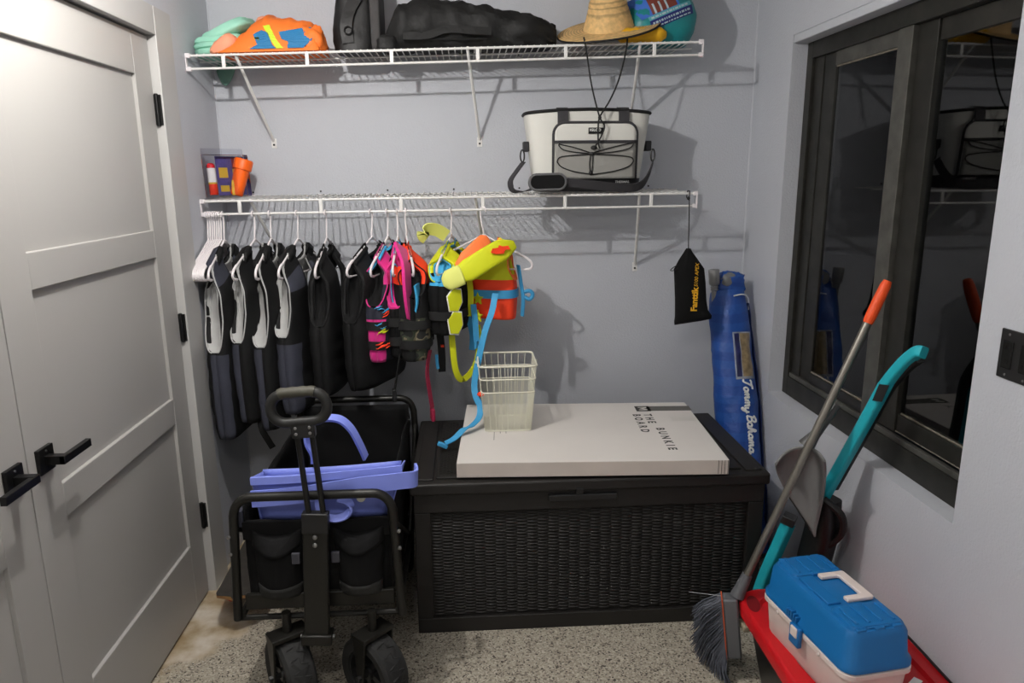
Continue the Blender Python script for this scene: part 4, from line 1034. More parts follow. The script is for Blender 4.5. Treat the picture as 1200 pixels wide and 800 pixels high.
# orange towel bundle with blue and lime print
def towel_mat():
    mt = mat('printed_orange_towel', (240, 120, 40), 0.7, bump=0.3, bscale=60, bdist=0.003)
    return mt
M_towel = towel_mat()
M_tblue = mat('print_blue', (20, 110, 160), 0.65); M_lime = mat('print_lime', (196, 220, 40), 0.65); M_salmon = mat('towel_reverse', (240, 158, 124), 0.7)
ot = thing('beach_towel', 'crumpled orange beach towel with blue and lime print on the upper shelf', 'towel', (-0.72, 3.08, ZU(-0.72)))
def moundf(x, y):
    """height of the bundle over the shelf"""
    v_ = (y - 3.09) / 0.125
    if x < -0.75: h = 0.150 * max(0, (x + 0.925) / 0.175) ** 0.85
    elif x < -0.60: h = 0.150 - 0.030 * (x + 0.75) / 0.15
    else: h = 0.120 * max(0, 1 - ((x + 0.60) / 0.055) ** 2) ** 0.5
    h *= max(0, 1 - abs(v_) ** 2.6) ** 0.55
    return h + 0.008 * N3((x * 18, y * 12, 1)) * min(1, h * 20) + 0.010 * N3((x * 40, y * 9, 4)) * min(1, h * 12)
def tw(u, v):
    x = -0.93 + 0.39 * u; y = 2.965 + 0.25 * v
    return V((x, y, ZU(x) + 0.004 + moundf(x, y)))
MB().grid(tw, 60, 34).grid(lambda u, v: V((tw(u, v).x, tw(u, v).y, ZU(tw(u, v).x) + 0.0035)), 60, 34).build('towel_body', M_towel, ot, smooth=70)
blob((-0.905, 3.06, 2.085), (0.06, 0.09, 0.032), 0.6, 0.12, 5, 3, M=Matrix.Rotation(R(-38), 4, 'Y'), flatb=zu).build('turned_edge', M_salmon, ot, smooth=70)
blob((-0.755, 3.13, 2.178), (0.05, 0.06, 0.034), 0.7, 0.15, 5, 4).build('turned_edge', M_salmon, ot, smooth=70)
blob((-0.575, 3.03, 2.105), (0.045, 0.06, 0.052), 0.7, 0.25, 5, 8, flatb=zu, fine=0.2).build('bunched_corner', M_towel, ot, smooth=70)
def patch(poly, mt, nm):
    """printed area: polygon in (x, height fraction) laid on the front of the bundle"""
    n = 22; xs = [p[0] for p in poly]; zs = [p[1] for p in poly]
    mb = MB(); x0, x1, z0, z1 = min(xs), max(xs), min(zs), max(zs)
    def inside(x, z):
        c = False; j = len(poly) - 1
        for i in range(len(poly)):
            xi, zi = poly[i]; xj, zj = poly[j]
            if (zi > z) != (zj > z) and x < (xj - xi) * (z - zi) / (zj - zi) + xi: c = not c
            j = i
        return c
    def surf(x, z):
        y = 2.966
        for k in range(60):
            y = 2.966 + 0.0025 * k
            if moundf(x, y) >= z: break
        return V((x, y - 0.0045, ZU(x) + 0.006 + z + 0.001))
    N_ = 46
    for i in range(N_):
        for j in range(N_):
            xa, xb = x0 + (x1 - x0) * i / N_, x0 + (x1 - x0) * (i + 1) / N_; za, zb_ = z0 + (z1 - z0) * j / N_, z0 + (z1 - z0) * (j + 1) / N_
            if inside((xa + xb) / 2, (za + zb_) / 2): mb.add([surf(xa, za), surf(xb, za), surf(xb, zb_), surf(xa, zb_)], [(0, 1, 2, 3)])
    return mb.build(nm, mt, ot, smooth=70, weld=True)
patch([(-0.69, 0.066), (-0.62, 0.078), (-0.575, 0.085), (-0.558, 0.06), (-0.57, 0.03), (-0.60, 0.006), (-0.66, 0.006), (-0.655, 0.03), (-0.68, 0.04)], M_tblue, 'blue_print')
patch([(-0.785, 0.06), (-0.755, 0.075), (-0.73, 0.065), (-0.715, 0.02), (-0.70, 0.006), (-0.80, 0.006), (-0.77, 0.022)], M_tblue, 'blue_print')
patch([(-0.75, 0.092), (-0.725, 0.094), (-0.70, 0.04), (-0.675, 0.006), (-0.70, 0.006), (-0.722, 0.04)], M_lime, 'lime_print')
patch([(-0.785, 0.045), (-0.765, 0.05), (-0.76, 0.036)], M_lime, 'lime_print')

# black dry bag standing upright
M_dry = mat('black_vinyl', (14, 14, 15), 0.55, var=0.35, vscale=12, bump=0.5, bscale=25, bdist=0.006)
M_dust = mat('dusty_black_nylon', (16, 16, 16), 0.7, var=0.4, vscale=9, bump=0.6, bscale=24, bdist=0.008)
db = thing('dry_bag', 'black vinyl dry bag standing upright between orange towel and duffel', 'bag', (-0.42, 3.1, ZU(-0.42)))
rings = []
for i in range(15):
    f = i / 14; z = ZU(-0.42) + 0.005 + 0.30 * f; rg = []
    rx = 0.078 - 0.012 * f + 0.006 * sin(5 * f); ry = 0.075 - 0.035 * f
    for k in range(26):
        a = 2 * pi * k / 26; q = 1 + 0.10 * N3((cos(a) * 1.5, sin(a) * 1.5, f * 3), 1, 2) + 0.05 * N3((cos(a) * 4, sin(a) * 4, f * 9), 1, 3)
        rg.append(V((-0.424 + 0.006 * f + rx * q * math.copysign(abs(cos(a)) ** 0.7, cos(a)), 3.10 + ry * q * math.copysign(abs(sin(a)) ** 0.7, sin(a)), z)))
    rings.append(rg)
MB().loft(rings).build('body', M_dry, db, smooth=70)
MB().ribbon(smooth_pts([(-0.44, 3.022, 2.10), (-0.445, 3.018, 2.16), (-0.43, 3.03, 2.22), (-0.40, 3.04, 2.27)], 5), 0.045, (1, 0, 0.2), 0.002).build('strap', M_dry, db)
rg = [(-0.437 + 0.014 * cos(2 * pi * k / 16), 3.008, 2.143 + 0.014 * sin(2 * pi * k / 16)) for k in range(16)]
MB().tube(rg, 0.003, 6, closed=True).build('ring', M_darkplast, db)
# folded grey sheet between the dry bag and the duffel
fg = thing('folded_mat', 'dark grey folded mat wedged between dry bag and duffel', 'mat', (-0.335, 3.13, ZU(-0.335)))
blob((-0.338, 3.14, 2.205), (0.022, 0.10, 0.14), 0.35, 0.05, 4, 6, flatb=zu).build('mat_body', mat('charcoal_mat', (70, 68, 68), 0.85, var=0.1, vscale=10), fg, smooth=70)
# black duffel
du = thing('duffel_bag', 'long dusty black duffel bag lying on the upper shelf', 'bag', (0.03, 3.1, ZU(0.03)))
def duf(i, n, k, m2):
    f = i / n; x = -0.305 + 0.675 * f
    top = 0.185 * (0.90 + 0.10 * sin(3 * f + 0.5)) * (1 - 0.30 * sm(0.25, 1.0, f)) * min(1, 0.35 + 7 * f, 0.62 + 5 * (1 - f))
    dep = 0.13 * min(1, 0.55 + 5 * f, 0.4 + 4 * (1 - f)) * (1 - 0.2 * f)
    a = 2 * pi * k / m2
    q = 1 + 0.07 * N3((f * 6, cos(a) * 1.4, sin(a) * 1.4), 1, 11)
    fold = 0.020 * N3((f * 11 + sin(a) * 1.5, sin(a) * 5, cos(a) * 2), 1, 21) + 0.012 * N3((f * 26, sin(a) * 9, cos(a) * 5), 1, 31)
    y = 3.105 + (dep * q + fold) * math.copysign(abs(cos(a)) ** 0.7, cos(a)); z = ZU(x) + 0.005 + top / 2 + (top / 2 * q + fold) * math.copysign(abs(sin(a)) ** 0.75, sin(a))
    p = V((x, y, z)); p.z = max(p.z, zu(p)); return p
MB().loft([[duf(i, 44, k, 30) for k in range(30)] for i in range(45)]).build('body', M_dust, du, smooth=70)
MB().tube(smooth_pts([duf(int(44 * f), 44, 18, 30) + V((0, -0.003, 0.002)) for f in (0.06, 0.18, 0.32, 0.45, 0.6)], 4), 0.004, 6).build('seam_cord', M_dust, du)
MB().ribbon(smooth_pts([duf(int(44 * f), 44, 17 - int(3 * f), 30) + V((0, -0.004, 0)) for f in (0.12, 0.25, 0.38, 0.5, 0.62)], 4), 0.03, (0.2, 0.3, 1), 0.0025).build('carry_strap', M_dust, du)
blob((-0.29, 3.02, 2.092), (0.04, 0.05, 0.035), 0.7, 0.2, 5, 14, flatb=zu).build('end_flap', M_dust, du, smooth=70)

# straw hat
def straw_mat():
    mt = mat('plaited_straw', (222, 184, 124), 0.75, bump=0.5, bscale=260, bdist=0.002, var=0.18, vscale=60)
    nt = mt.node_tree; b = nt.nodes['Principled BSDF']
    src = b.inputs['Base Color'].links[0].from_socket
    tc = nt.nodes.new('ShaderNodeTexCoord'); wv = nt.nodes.new('ShaderNodeTexWave'); wv.wave_type = 'RINGS'; wv.rings_direction = 'SPHERICAL'
    wv.inputs['Scale'].default_value = 27; wv.inputs['Distortion'].default_value = 1.2; wv.inputs['Detail'].default_value = 2
    nt.links.new(tc.outputs['Object'], wv.inputs['Vector'])
    mr = nt.nodes.new('ShaderNodeMapRange'); mr.inputs[1].default_value = 0.05; mr.inputs[2].default_value = 0.4; mr.inputs[3].default_value = 0.62; mr.inputs[4].default_value = 1.0
    nt.links.new(wv.outputs['Fac'], mr.inputs[0])
    sc = nt.nodes.new('ShaderNodeVectorMath'); sc.operation = 'SCALE'
    nt.links.new(src, sc.inputs[0]); nt.links.new(mr.outputs[0], sc.inputs['Scale']); nt.links.new(sc.outputs[0], b.inputs['Base Color'])
    return mt
M_straw = straw_mat()
M_strawd = mat('straw_stitching', (120, 80, 40), 0.8)
HM = Matrix.Translation((0.582, 3.09, 2.166)) @ Matrix.Rotation(R(-8), 4, 'Y') @ Matrix.Rotation(R(21), 4, 'X')
ht = thing('straw_hat', 'wide brimmed plaited straw hat with chin cord on the upper shelf', 'hat', HM.translation, Matrix.Rotation(R(-8), 4, 'Y') @ Matrix.Rotation(R(21), 4, 'X'))
def hatp(r, a, z): 
    br = max(0, (r - 0.10) / 0.105)
    droop = -0.010 * br ** 1.3 * (0.55 + 0.45 * cos(2 * a))
    roll_ = 0.016 * br ** 2 * (max(0, cos(a)) ** 2)
    return HM @ V((r * cos(a), r * sin(a) * (1 - 0.12 * br), z + droop + roll_))
prof = []
for k in range(15):
    t = k / 14; ang = t * pi / 2
    prof.append((0.004 + 0.068 * sin(ang) ** 0.9, 0.142 - 0.062 * (1 - cos(ang)) ))
prof[0] = (0.002, 0.138); prof[1] = (0.012, 0.146)
for k in range(1, 11): prof.append((0.073 + 0.027 * k / 10, 0.08 * (1 - k / 10) ** 1.1))
for k in range(1, 16): prof.append((0.102 + 0.103 * k / 15, -0.001 * k / 15))
prof = [(r + (0.0012 if i % 2 else 0), z + (0.0016 if (i % 2 and i > 24) else 0)) for i, (r, z) in enumerate(prof)]
rings = [[hatp(r, 2 * pi * k / 48, z) for k in range(48)] for r, z in prof]
MB().loft(rings, cap=False).build('hat_body', M_straw, ht, smooth=80, solid=0.004)
for i, (r, z) in enumerate(prof):
    if i % 3 == 2:
        MB().tube([hatp(r + 0.0006, 2 * pi * k / 40, z + 0.0008) for k in range(40)], 0.0020, 4, closed=True).build('stitch_row', M_strawd, ht)
MB().tube([hatp(0.206, 2 * pi * k / 48, -0.001) for k in range(48)], 0.0042, 6, closed=True).build('brim_binding', M_strapblk, ht)
for x in (-0.045, 0.03):
    blob(HM @ V((x, 0, 0.150)), (0.022, 0.02, 0.016), 0.9, 0.05, 3, x, 14, 8).build('crown_peak', M_straw, ht, smooth=80)
cd = MB().tube(smooth_pts([(0.462, 2.962, 2.112), (0.472, 2.955, 2.06), (0.492, 2.95, 1.94), (0.524, 2.945, 1.822), (0.545, 2.945, 1.785), (0.535, 2.945, 1.75), (0.522, 2.945, 1.725), (0.510, 2.945, 1.708)], 6), 0.0032, 8).build('chin_cord', M_strapblk, ht)
MB().tube(smooth_pts([(0.632, 2.965, 2.115), (0.625, 2.955, 2.06), (0.60, 2.95, 1.96), (0.565, 2.947, 1.88), (0.526, 2.943, 1.818), (0.520, 2.943, 1.77), (0.522, 2.943, 1.72), (0.528, 2.943, 1.70)], 6), 0.0032, 8).build('chin_cord', M_strapblk, ht)
MB().ball((0.505, 2.945, 1.702), 0.013, 0.008, 0.009).ball((0.526, 2.943, 1.815), 0.007, 0.006, 0.009).build('cord_slide', M_darkplast, ht)
# yellow mesh float under the brim
yf = thing('yellow_sponge', 'yellow ribbed float tucked under the straw hat brim', 'float', (0.72, 3.04, ZU(0.72)))
rings = []
for i in range(17):
    f = i / 16; x = 0.605 + 0.19 * f; r = 0.029 * min(1, (0.25 + 6 * f) ** 0.5, (0.2 + 6 * (1 - f)) ** 0.5) * (1 + 0.05 * sin(i * 2.4))
    rings.append([V((x, 3.02 + r * 1.3 * cos(2 * pi * k / 18), ZU(x) + 0.034 + r * sin(2 * pi * k / 18))) for k in range(18)])
MB().loft(rings).build('float_body', mat('yellow_float', (236, 178, 22), 0.7, var=0.1, vscale=30), yf, smooth=70)
# teal vinyl bag with printed panel
M_tealv = mat('teal_vinyl', (16, 128, 132), 0.4, var=0.15, vscale=9, bump=0.4, bscale=22, bdist=0.006)
te = thing('printed_bag', 'teal vinyl drawstring bag with printed panel at the right shelf end', 'bag', (0.8, 3.13, ZU(0.8)))
def tb_(i, k, n=22, m2=30):
    f = i / n; a = 2 * pi * k / m2
    z = ZU(0.8) + 0.006 + 0.27 * f
    hw = 0.10 + 0.045 * sin(pi * min(1, f * 1.15 + 0.12)) ; hd = 0.10 * (0.65 + 0.35 * sin(pi * min(1, f + 0.2)))
    q = 1 + 0.08 * N3((cos(a) * 1.3, sin(a) * 1.3, f * 3), 1, 41) + 0.03 * N3((cos(a) * 4, sin(a) * 4, f * 9), 1, 42)
    return V((0.80 + 0.012 * f + hw * q * math.copysign(abs(cos(a)) ** 0.75, cos(a)) - 0.015 * (1 - f), 3.125 + hd * q * math.copysign(abs(sin(a)) ** 0.75, sin(a)), z))
MB().loft([[tb_(i, k) for k in range(30)] for i in range(23)]).build('body', M_tealv, te, smooth=70)
def tsurf(x, z):
    best = None
    for i in range(23):
        for k in range(15, 30):
            p = tb_(i, k); d = (p.x - x) ** 2 + (p.z - z) ** 2
            if best is None or d < best[0]: best = (d, p.y)
    return best[1]
pm = basis((0.79, 0, 2.235), V((cos(R(22)), 0, sin(R(22)))), V((-sin(R(22)), 0, cos(R(22)))), V((0, -1, 0)))
def on_te(poly, mt, nm, lift=0.003):
    mb = MB(); n = len(poly)
    xs = [p[0] for p in poly]; ys = [p[1] for p in poly]; N_ = 10
    def fn(u, v):
        # bilinear over a quad
        a = V((poly[0][0], poly[0][1], 0)).lerp(V((poly[1][0], poly[1][1], 0)), u); b = V((poly[3][0], poly[3][1], 0)).lerp(V((poly[2][0], poly[2][1], 0)), u)
        q = a.lerp(b, v); w_ = pm @ q; return V((w_.x, tcache(w_.x, w_.z) - lift, w_.z))
    mb.grid(fn, N_, N_); return mb.build(nm, mt, te, smooth=80)
from functools import lru_cache
grid_y = {}
def tcache(x, z):
    i, j = round(x / 0.02), round(z / 0.02)
    def g(a, b):
        if (a, b) not in grid_y: grid_y[(a, b)] = tsurf(a * 0.02, b * 0.02)
        return grid_y[(a, b)]
    fx, fz = x / 0.02, z / 0.02; ix, iz = math.floor(fx), math.floor(fz); u, v = fx - ix, fz - iz
    return (g(ix, iz) * (1 - u) + g(ix + 1, iz) * u) * (1 - v) + (g(ix, iz + 1) * (1 - u) + g(ix + 1, iz + 1) * u) * v
M_pnavy = mat('print_navy', (24, 34, 110), 0.5); M_pblue = mat('print_sky', (60, 110, 200), 0.5); M_pale = mat('print_pale', (176, 196, 204), 0.55); M_prust = mat('print_rust', (120, 56, 44), 0.55)
on_te([(-0.075, -0.062), (0.105, -0.062), (0.11, -0.028), (-0.075, -0.028)], M_pnavy, 'navy_band')
on_te([(-0.075, -0.028), (0.108, -0.028), (0.108, -0.012), (-0.075, -0.012)], mat('print_teal', (90, 168, 176), 0.55), 'pale_band')
on_te([(-0.10, -0.012), (0.06, -0.012), (0.06, 0.08), (-0.13, 0.08)], M_pblue, 'picture_panel')
on_te([(-0.055, -0.01), (0.05, -0.01), (0.05, 0.078), (-0.055, 0.078)], M_prust, 'picture_block', 0.0042)
for x in (-0.045, -0.02, 0.005):
    on_te([(x, -0.01), (x + 0.008, -0.01), (x + 0.008, 0.03), (x, 0.03)], M_pale, 'picture_stroke', 0.0054)
for y, h in ((-0.045, 0.008), (-0.058, 0.005), (-0.024, 0.007)):
    x = -0.065
    random.seed(int(abs(y) * 1000))
    while x < 0.09:
        w_ = random.uniform(0.004, 0.016)
        on_te([(x, y), (x + w_, y), (x + w_, y + h), (x, y + h)], M_pale, 'print_mark', 0.0045); x += w_ + 0.004

# ================================================================== THINGS ON THE LOWER SHELF
zl = lambda x: ZLo(x) + 0.010
M_cool = mat('off_white_canvas', (222, 221, 214), 0.65, bump=0.2, bscale=300, var=0.02, vscale=6, bdist=0.001)
M_char = mat('charcoal_webbing', (52, 51, 54), 0.75, bump=0.3, bscale=600, bdist=0.001)
M_coolbase = mat('dark_coated_base', (34, 34, 38), 0.5)
M_meshp = mat('grey_mesh_pocket', (150, 149, 144), 0.7, bump=0.6, bscale=900, bdist=0.001)
cl = thing('cooler_tote', 'white soft cooler tote with black bungee pocket on the lower shelf', 'cooler bag', (0.5, 3.09, zl(0.5)))
zc0 = zl(0.5)
def cool(f, a, off=0.0):
    hw = 0.212 + 0.042 * f + off; hd = 0.098 + 0.012 * f + off
    e = 0.42
    x = 0.494 + hw * math.copysign(abs(cos(a)) ** e, cos(a)); y = 3.092 + hd * math.copysign(abs(sin(a)) ** e, sin(a))
    return V((x, y, zc0 + 0.305 * f + (0.012 * sin(pi * (x - 0.24) / 0.5) if f > 0.9 else 0)))
AN = [2 * pi * k / 56 for k in range(56)]
MB().loft([[cool(f, a) for a in AN] for f in (0.17, 0.3, 0.5, 0.7, 0.85, 0.97, 1.0)]).build('body', M_cool, cl, smooth=60)
MB().loft([[cool(0.0, a, -0.012) for a in AN], [cool(0.02, a, 0.0) for a in AN], [cool(0.17, a, 0.0015) for a in AN]]).build('base', M_coolbase, cl, smooth=60)
MB().tube([cool(1.0, a, 0.001) + V((0, 0, 0.002)) for a in AN], 0.0065, 8, closed=True).build('rim_binding', M_strapblk, cl)
MB().loft([[cool(1.0, a, -0.004) + V((0, 0, 0.003)) for a in AN], [cool(1.0, a, -0.05) + V((0, 0, 0.010)) for a in AN]]).build('lid', M_char, cl, smooth=60)
def cfront(x, z, lift=0.0):
    f = (z - zc0) / 0.305; hw = 0.212 + 0.042 * f; hd = 0.098 + 0.012 * f
    c = max(-1, min(1, (x - 0.494) / hw)); ca = math.copysign(abs(c) ** (1 / 0.42), c); sa = sqrt(max(0, 1 - ca * ca))
    return V((x, 3.092 - hd * sa ** 0.42 - lift, z))
px0, px1, pz0, pz1 = 0.348, 0.684, zc0 + 0.052, zc0 + 0.268
def pan(x0, x1, z0, z1, lift, mt, nm, par=cl, r=0.0):
    def fn(u, v):
        z = z0 + (z1 - z0) * v; ins = 0
        if r and v > 1 - r / (z1 - z0): dz = (z - (z1 - r)); ins = r - sqrt(max(0, r * r - dz * dz))
        return cfront(x0 + ins + (x1 - x0 - 2 * ins) * u, z, lift)
    return MB().grid(fn, 20, 16).build(nm, mt, par, smooth=70, solid=-0.004)
pk_ = pan(px0, px1, pz0, pz1, 0.012, M_cool, 'front_pocket', r=0.045)
pan(px0 + 0.006, px1 - 0.006, pz0, zc0 + 0.19, 0.018, M_meshp, 'mesh_panel', pk_)
pan(px0, px1, zc0 + 0.188, zc0 + 0.2, 0.0195, M_char, 'mesh_binding', pk_)
bp = [(px0, pz0)] + [(px0, pz1 - 0.045)] + [(px0 + 0.045 - 0.045 * cos(R(90 * k / 6)), pz1 - 0.045 + 0.045 * sin(R(90 * k / 6))) for k in range(1, 7)] + [(px0 + 0.045 + (px1 - px0 - 0.09) * k / 8, pz1) for k in range(1, 8)] + [(px1 - 0.045 + 0.045 * sin(R(90 * k / 6)), pz1 - 0.045 + 0.045 * cos(R(90 * k / 6))) for k in range(7)] + [(px1, pz0)]
MB().tube([cfront(x, z, 0.014) for x, z in bp], 0.0055, 8).build('pocket_binding', M_char, pk_)
cxm, czm = 0.50, zc0 + 0.148
L_ = 0.022
for pts in ([(0.368, 0.186), (0.43, 0.172), (cxm, 0.150)], [(0.366, 0.184), (0.385, 0.165), (0.43, 0.155), (cxm, 0.148)], [(0.664, 0.19), (0.58, 0.172), (cxm, 0.15)], [(0.668, 0.186), (0.65, 0.168), (0.59, 0.155), (cxm, 0.148)],
            [(0.362, 0.118), (0.372, 0.135), (0.42, 0.142), (cxm, 0.146)], [(0.362, 0.118), (0.38, 0.098), (0.43, 0.080), (0.505, 0.068)], [(0.67, 0.118), (0.658, 0.134), (0.59, 0.142), (cxm, 0.146)], [(0.67, 0.118), (0.65, 0.098), (0.59, 0.080), (0.505, 0.068)],
            [(cxm - 0.004, 0.146), (cxm - 0.008, 0.11), (cxm - 0.004, 0.07)], [(cxm + 0.004, 0.146), (cxm + 0.004, 0.11), (cxm + 0.002, 0.07)]):
    MB().tube([cfront(p.x, p.z, L_ + 0.003) for p in smooth_pts([(x, 0, zc0 + z) for x, z in pts], 5)], 0.0023, 6).build('bungee_cord', M_strapblk, pk_)
MB().ball(cfront(cxm, czm, L_ + 0.004), 0.011, 0.006, 0.007).ball(cfront(cxm - 0.003, zc0 + 0.074, L_ + 0.004), 0.008, 0.006, 0.010).build('bungee_toggle', M_darkplast, pk_)
for x in (0.385, 0.628):
    MB().ribbon([cfront(x, zc0 + 0.262, 0.012), cfront(x, zc0 + 0.30, 0.010), V((x, 2.985, zc0 + 0.323)), V((x, 3.02, zc0 + 0.327))], 0.042, (1, 0, 0), 0.002).build('handle_strap', M_char, cl)
tgq = pan(0.486, 0.545, zc0 + 0.225, zc0 + 0.248, 0.0165, M_strapblk, 'brand_patch', pk_)
text('brand_word', 'IGLOO', basis(cfront(0.4905, zc0 + 0.2345, 0.0215), V((1, 0, 0)), V((0, 0, 1)), V((0, -1, 0))), 0.0135, M_white, pk_, 0.0004, offs=0.0004, spacing=1.1)
text('base_word', 'THERMAL', basis(cfront(0.60, zc0 + 0.034, 0.0035), V((1, 0.02, 0)), V((0, 0, 1)), V((0, -1, 0))), 0.0135, M_lining, cl, 0.0004, shear=0.2, offs=0.0004)
# shoulder strap
for x, s in ((0.245, -1), (0.747, 1)):
    MB().box(x - 0.012, x + 0.012, 3.04, 3.09, zc0 + 0.16, zc0 + 0.2).build('side_tab', M_coolbase, cl, bevel=0.004)
    rg = [(x + s * 0.016 + 0.008 * cos(2 * pi * k / 14), 3.035, zc0 + 0.143 + 0.024 * sin(2 * pi * k / 14)) for k in range(14)]
    MB().tube(rg, 0.0035, 6, closed=True).build('clip', M_darkplast, cl)
MB().ribbon(smooth_pts([(0.232, 3.03, zc0 + 0.118), (0.205, 3.015, zc0 + 0.085), (0.178, 3.0, zc0 + 0.045), (0.185, 2.985, zc0 + 0.012), (0.215, 2.975, zc0 + 0.004), (0.25, 2.965, zc0 + 0.010), (0.29, 2.96, zc0 + 0.03)], 6), 0.036, (0.5, -0.9, 0.1), 0.002).build('shoulder_strap', M_char, cl)
MB().ribbon(smooth_pts([(0.40, 2.955, zc0 + 0.038), (0.48, 2.953, zc0 + 0.03), (0.58, 2.955, zc0 + 0.018), (0.66, 2.965, zc0 + 0.014), (0.71, 2.98, zc0 + 0.028), (0.742, 3.0, zc0 + 0.07), (0.762, 3.02, zc0 + 0.118)], 6), 0.036, (0.1, -0.4, 1), 0.002).build('shoulder_strap', M_char, cl)
MB().prism(rrect(0.155, 0.070, 0.033, 6), -0.008, 0.008, basis((0.322, 2.948, zc0 + 0.040), V((1, 0, 0.02)), V((0, 0.15, 1)).normalized(), V((0, -1, 0.15)).normalized())).build('shoulder_pad', mat('pad_edge', (92, 92, 94), 0.6), cl, bevel=0.004)
MB().prism(rrect(0.135, 0.052, 0.024, 6), 0.006, 0.0105, basis((0.322, 2.948, zc0 + 0.040), V((1, 0, 0.02)), V((0, 0.15, 1)).normalized(), V((0, -1, 0.15)).normalized())).build('pad_face', M_black, cl, bevel=0.002)
# clear blister pack with flares, leaning on the left wall
bpk = thing('blister_pack', 'clear plastic blister pack with red signal flare and printed card', 'package', (-1.0, 3.1, zl(-1.0)))
BM = basis((-1.004, 3.06, zl(-1.0) + 0.002), V((0.62, 0.78, 0)).normalized(), V((-0.05, 0.04, 1)).normalized(), V((0.78, -0.62, 0.05)).normalized())
def bbox(nm, x0, x1, y0, y1, z0, z1, mt, bv=0.0): return MB().box(x0, x1, y0, y1, z0, z1, BM).build(nm, mt, bpk, smooth=0, bevel=bv)
bbox('clear_shell', -0.045, 0.145, 0.0, 0.165, -0.004, 0.034, M_clear, 0.004)
bbox('hang_tab', -0.045, 0.145, 0.165, 0.19, -0.004, -0.001, M_clear)
bbox('card', 0.012, 0.142, 0.006, 0.160, 0.002, 0.004, mat('card_violet', (82, 76, 140), 0.6, var=0.3, vscale=40))
bbox('card_panel', 0.022, 0.062, 0.075, 0.115, 0.0042, 0.005, mat('card_yellow', (214, 182, 60), 0.6))
bbox('card_panel', 0.022, 0.062, 0.02, 0.045, 0.0042, 0.005, MATS['card_yellow'])
bbox('card_panel', 0.085, 0.135, 0.07, 0.11, 0.0042, 0.005, MATS['card_yellow'])
bbox('card_panel', 0.085, 0.135, 0.11, 0.155, 0.0042, 0.005, mat('card_maroon', (120, 30, 44), 0.6))
fl = MB().lathe([(0.015, 0.008), (0.0165, 0.01), (0.0165, 0.05)], 18, BM @ Matrix.Translation((-0.018, 0, 0.014)) @ Matrix.Rotation(R(-90), 4, 'X')).build('flare_base', mat('flare_red', (232, 60, 30), 0.45), bpk)
FM = BM @ Matrix.Translation((-0.018, 0, 0.014)) @ Matrix.Rotation(R(-90), 4, 'X')
MB().lathe([(0.0168, 0.05), (0.0168, 0.057)], 18, FM).build('flare_ring', MATS['card_yellow'], bpk)
MB().lathe([(0.0165, 0.057), (0.0165, 0.112)], 18, FM).build('flare_label', M_white, bpk)
MB().lathe([(0.016, 0.112), (0.016, 0.122), (0.011, 0.130), (0.004, 0.132)], 18, FM).build('flare_cap', mat('flare_cap_red', (206, 20, 34), 0.45), bpk)
MB().lathe([(0.008, 0.0), (0.008, 0.03), (0.006, 0.034), (0.008, 0.038), (0.004, 0.06)], 12, BM @ Matrix.Translation((0.072, 0.005, 0.016)) @ Matrix.Rotation(R(-90), 4, 'X')).build('whistle', mat('whistle_yellow', (240, 190, 50), 0.5), bpk)
# orange flare container
OM = axis_m((-0.948, 3.125, zl(-0.95)), (0.28, 0.12, 1))
fc = thing('flare_canister', 'orange plastic screw cap canister leaning behind the blister pack', 'canister', (-0.948, 3.125, zl(-0.95)))
MB().lathe([(0.022, 0.006), (0.026, 0.010), (0.031, 0.115)], 26, OM).build('tube', M_orangep, fc)
MB().lathe([(0.031, 0.112), (0.037, 0.114), (0.0375, 0.150), (0.034, 0.156), (0.022, 0.156), (0.019, 0.150), (0.002, 0.150)], 26, OM).build('cap', M_orangep, fc)
# ================================================================== DRAWSTRING POUCH
ds = thing('drawstring_pouch', 'black drawstring pouch with yellow lettering hanging off the lower shelf', 'pouch', (0.92, YF, 0.99))
yq = YF - 0.018
prof = [(1.300, 0.905, 0.008), (1.285, 0.905, 0.016), (1.255, 0.908, 0.036), (1.215, 0.913, 0.062), (1.16, 0.918, 0.066), (1.08, 0.925, 0.067), (1.03, 0.93, 0.070), (1.005, 0.938, 0.080), (0.992, 0.938, 0.078)]
rings = []
for i, (z, xc, hw) in enumerate(prof):
    rg = []
    for k in range(28):
        a = 2 * pi * k / 28; pl_ = 1 + (0.16 * sin(a * 9) * max(0, (z - 1.16) / 0.14))
        th = min(0.020, hw * 0.8) * (0.35 if i >= 8 else 1)
        zz = z + (0.012 * (cos(a)) if i >= 6 else 0)
        rg.append(V((xc + hw * pl_ * math.copysign(abs(cos(a)) ** 0.8, cos(a)), yq + th * pl_ * sin(a), zz)))
    rings.append(rg)
MB().loft(rings).build('pouch_body', M_black, ds, smooth=70)
MB().tube([(0.905, yq, 1.296), (0.904, yq + 0.004, 1.40), (0.903, YF - 0.008, 1.50), (0.903, YF - 0.007, 1.532)], 0.0022, 6).build('cord', M_strapblk, ds)
MB().tube([(0.903, YF - 0.008, 1.53), (0.900, YF + 0.010, 1.532), (0.897, YF + 0.012, 1.505), (0.902, YF - 0.006, 1.495)], 0.0022, 6).build('cord_knot', M_strapblk, ds)
MB().ball((0.899, YF - 0.009, 1.502), 0.007).build('cord_bead', M_darkplast, ds)
MB().tube(smooth_pts([(0.862, yq - 0.01, 1.235), (0.838, yq - 0.015, 1.222), (0.83, yq - 0.015, 1.212), (0.845, yq - 0.015, 1.212), (0.868, yq - 0.01, 1.222)], 4), 0.0018, 6).build('side_cord', M_strapblk, ds)
M_gold = mat('yellow_print', (236, 176, 32), 0.6)
up_t = V((0.02, 0, 1)).normalized()
text('pouch_word', 'Fanttik', basis((0.945, yq - 0.0208, 1.040), up_t, V((-1, 0, 0.02)), V((0, -1, 0))), 0.036, M_gold, ds, 0.0008, offs=0.0012)
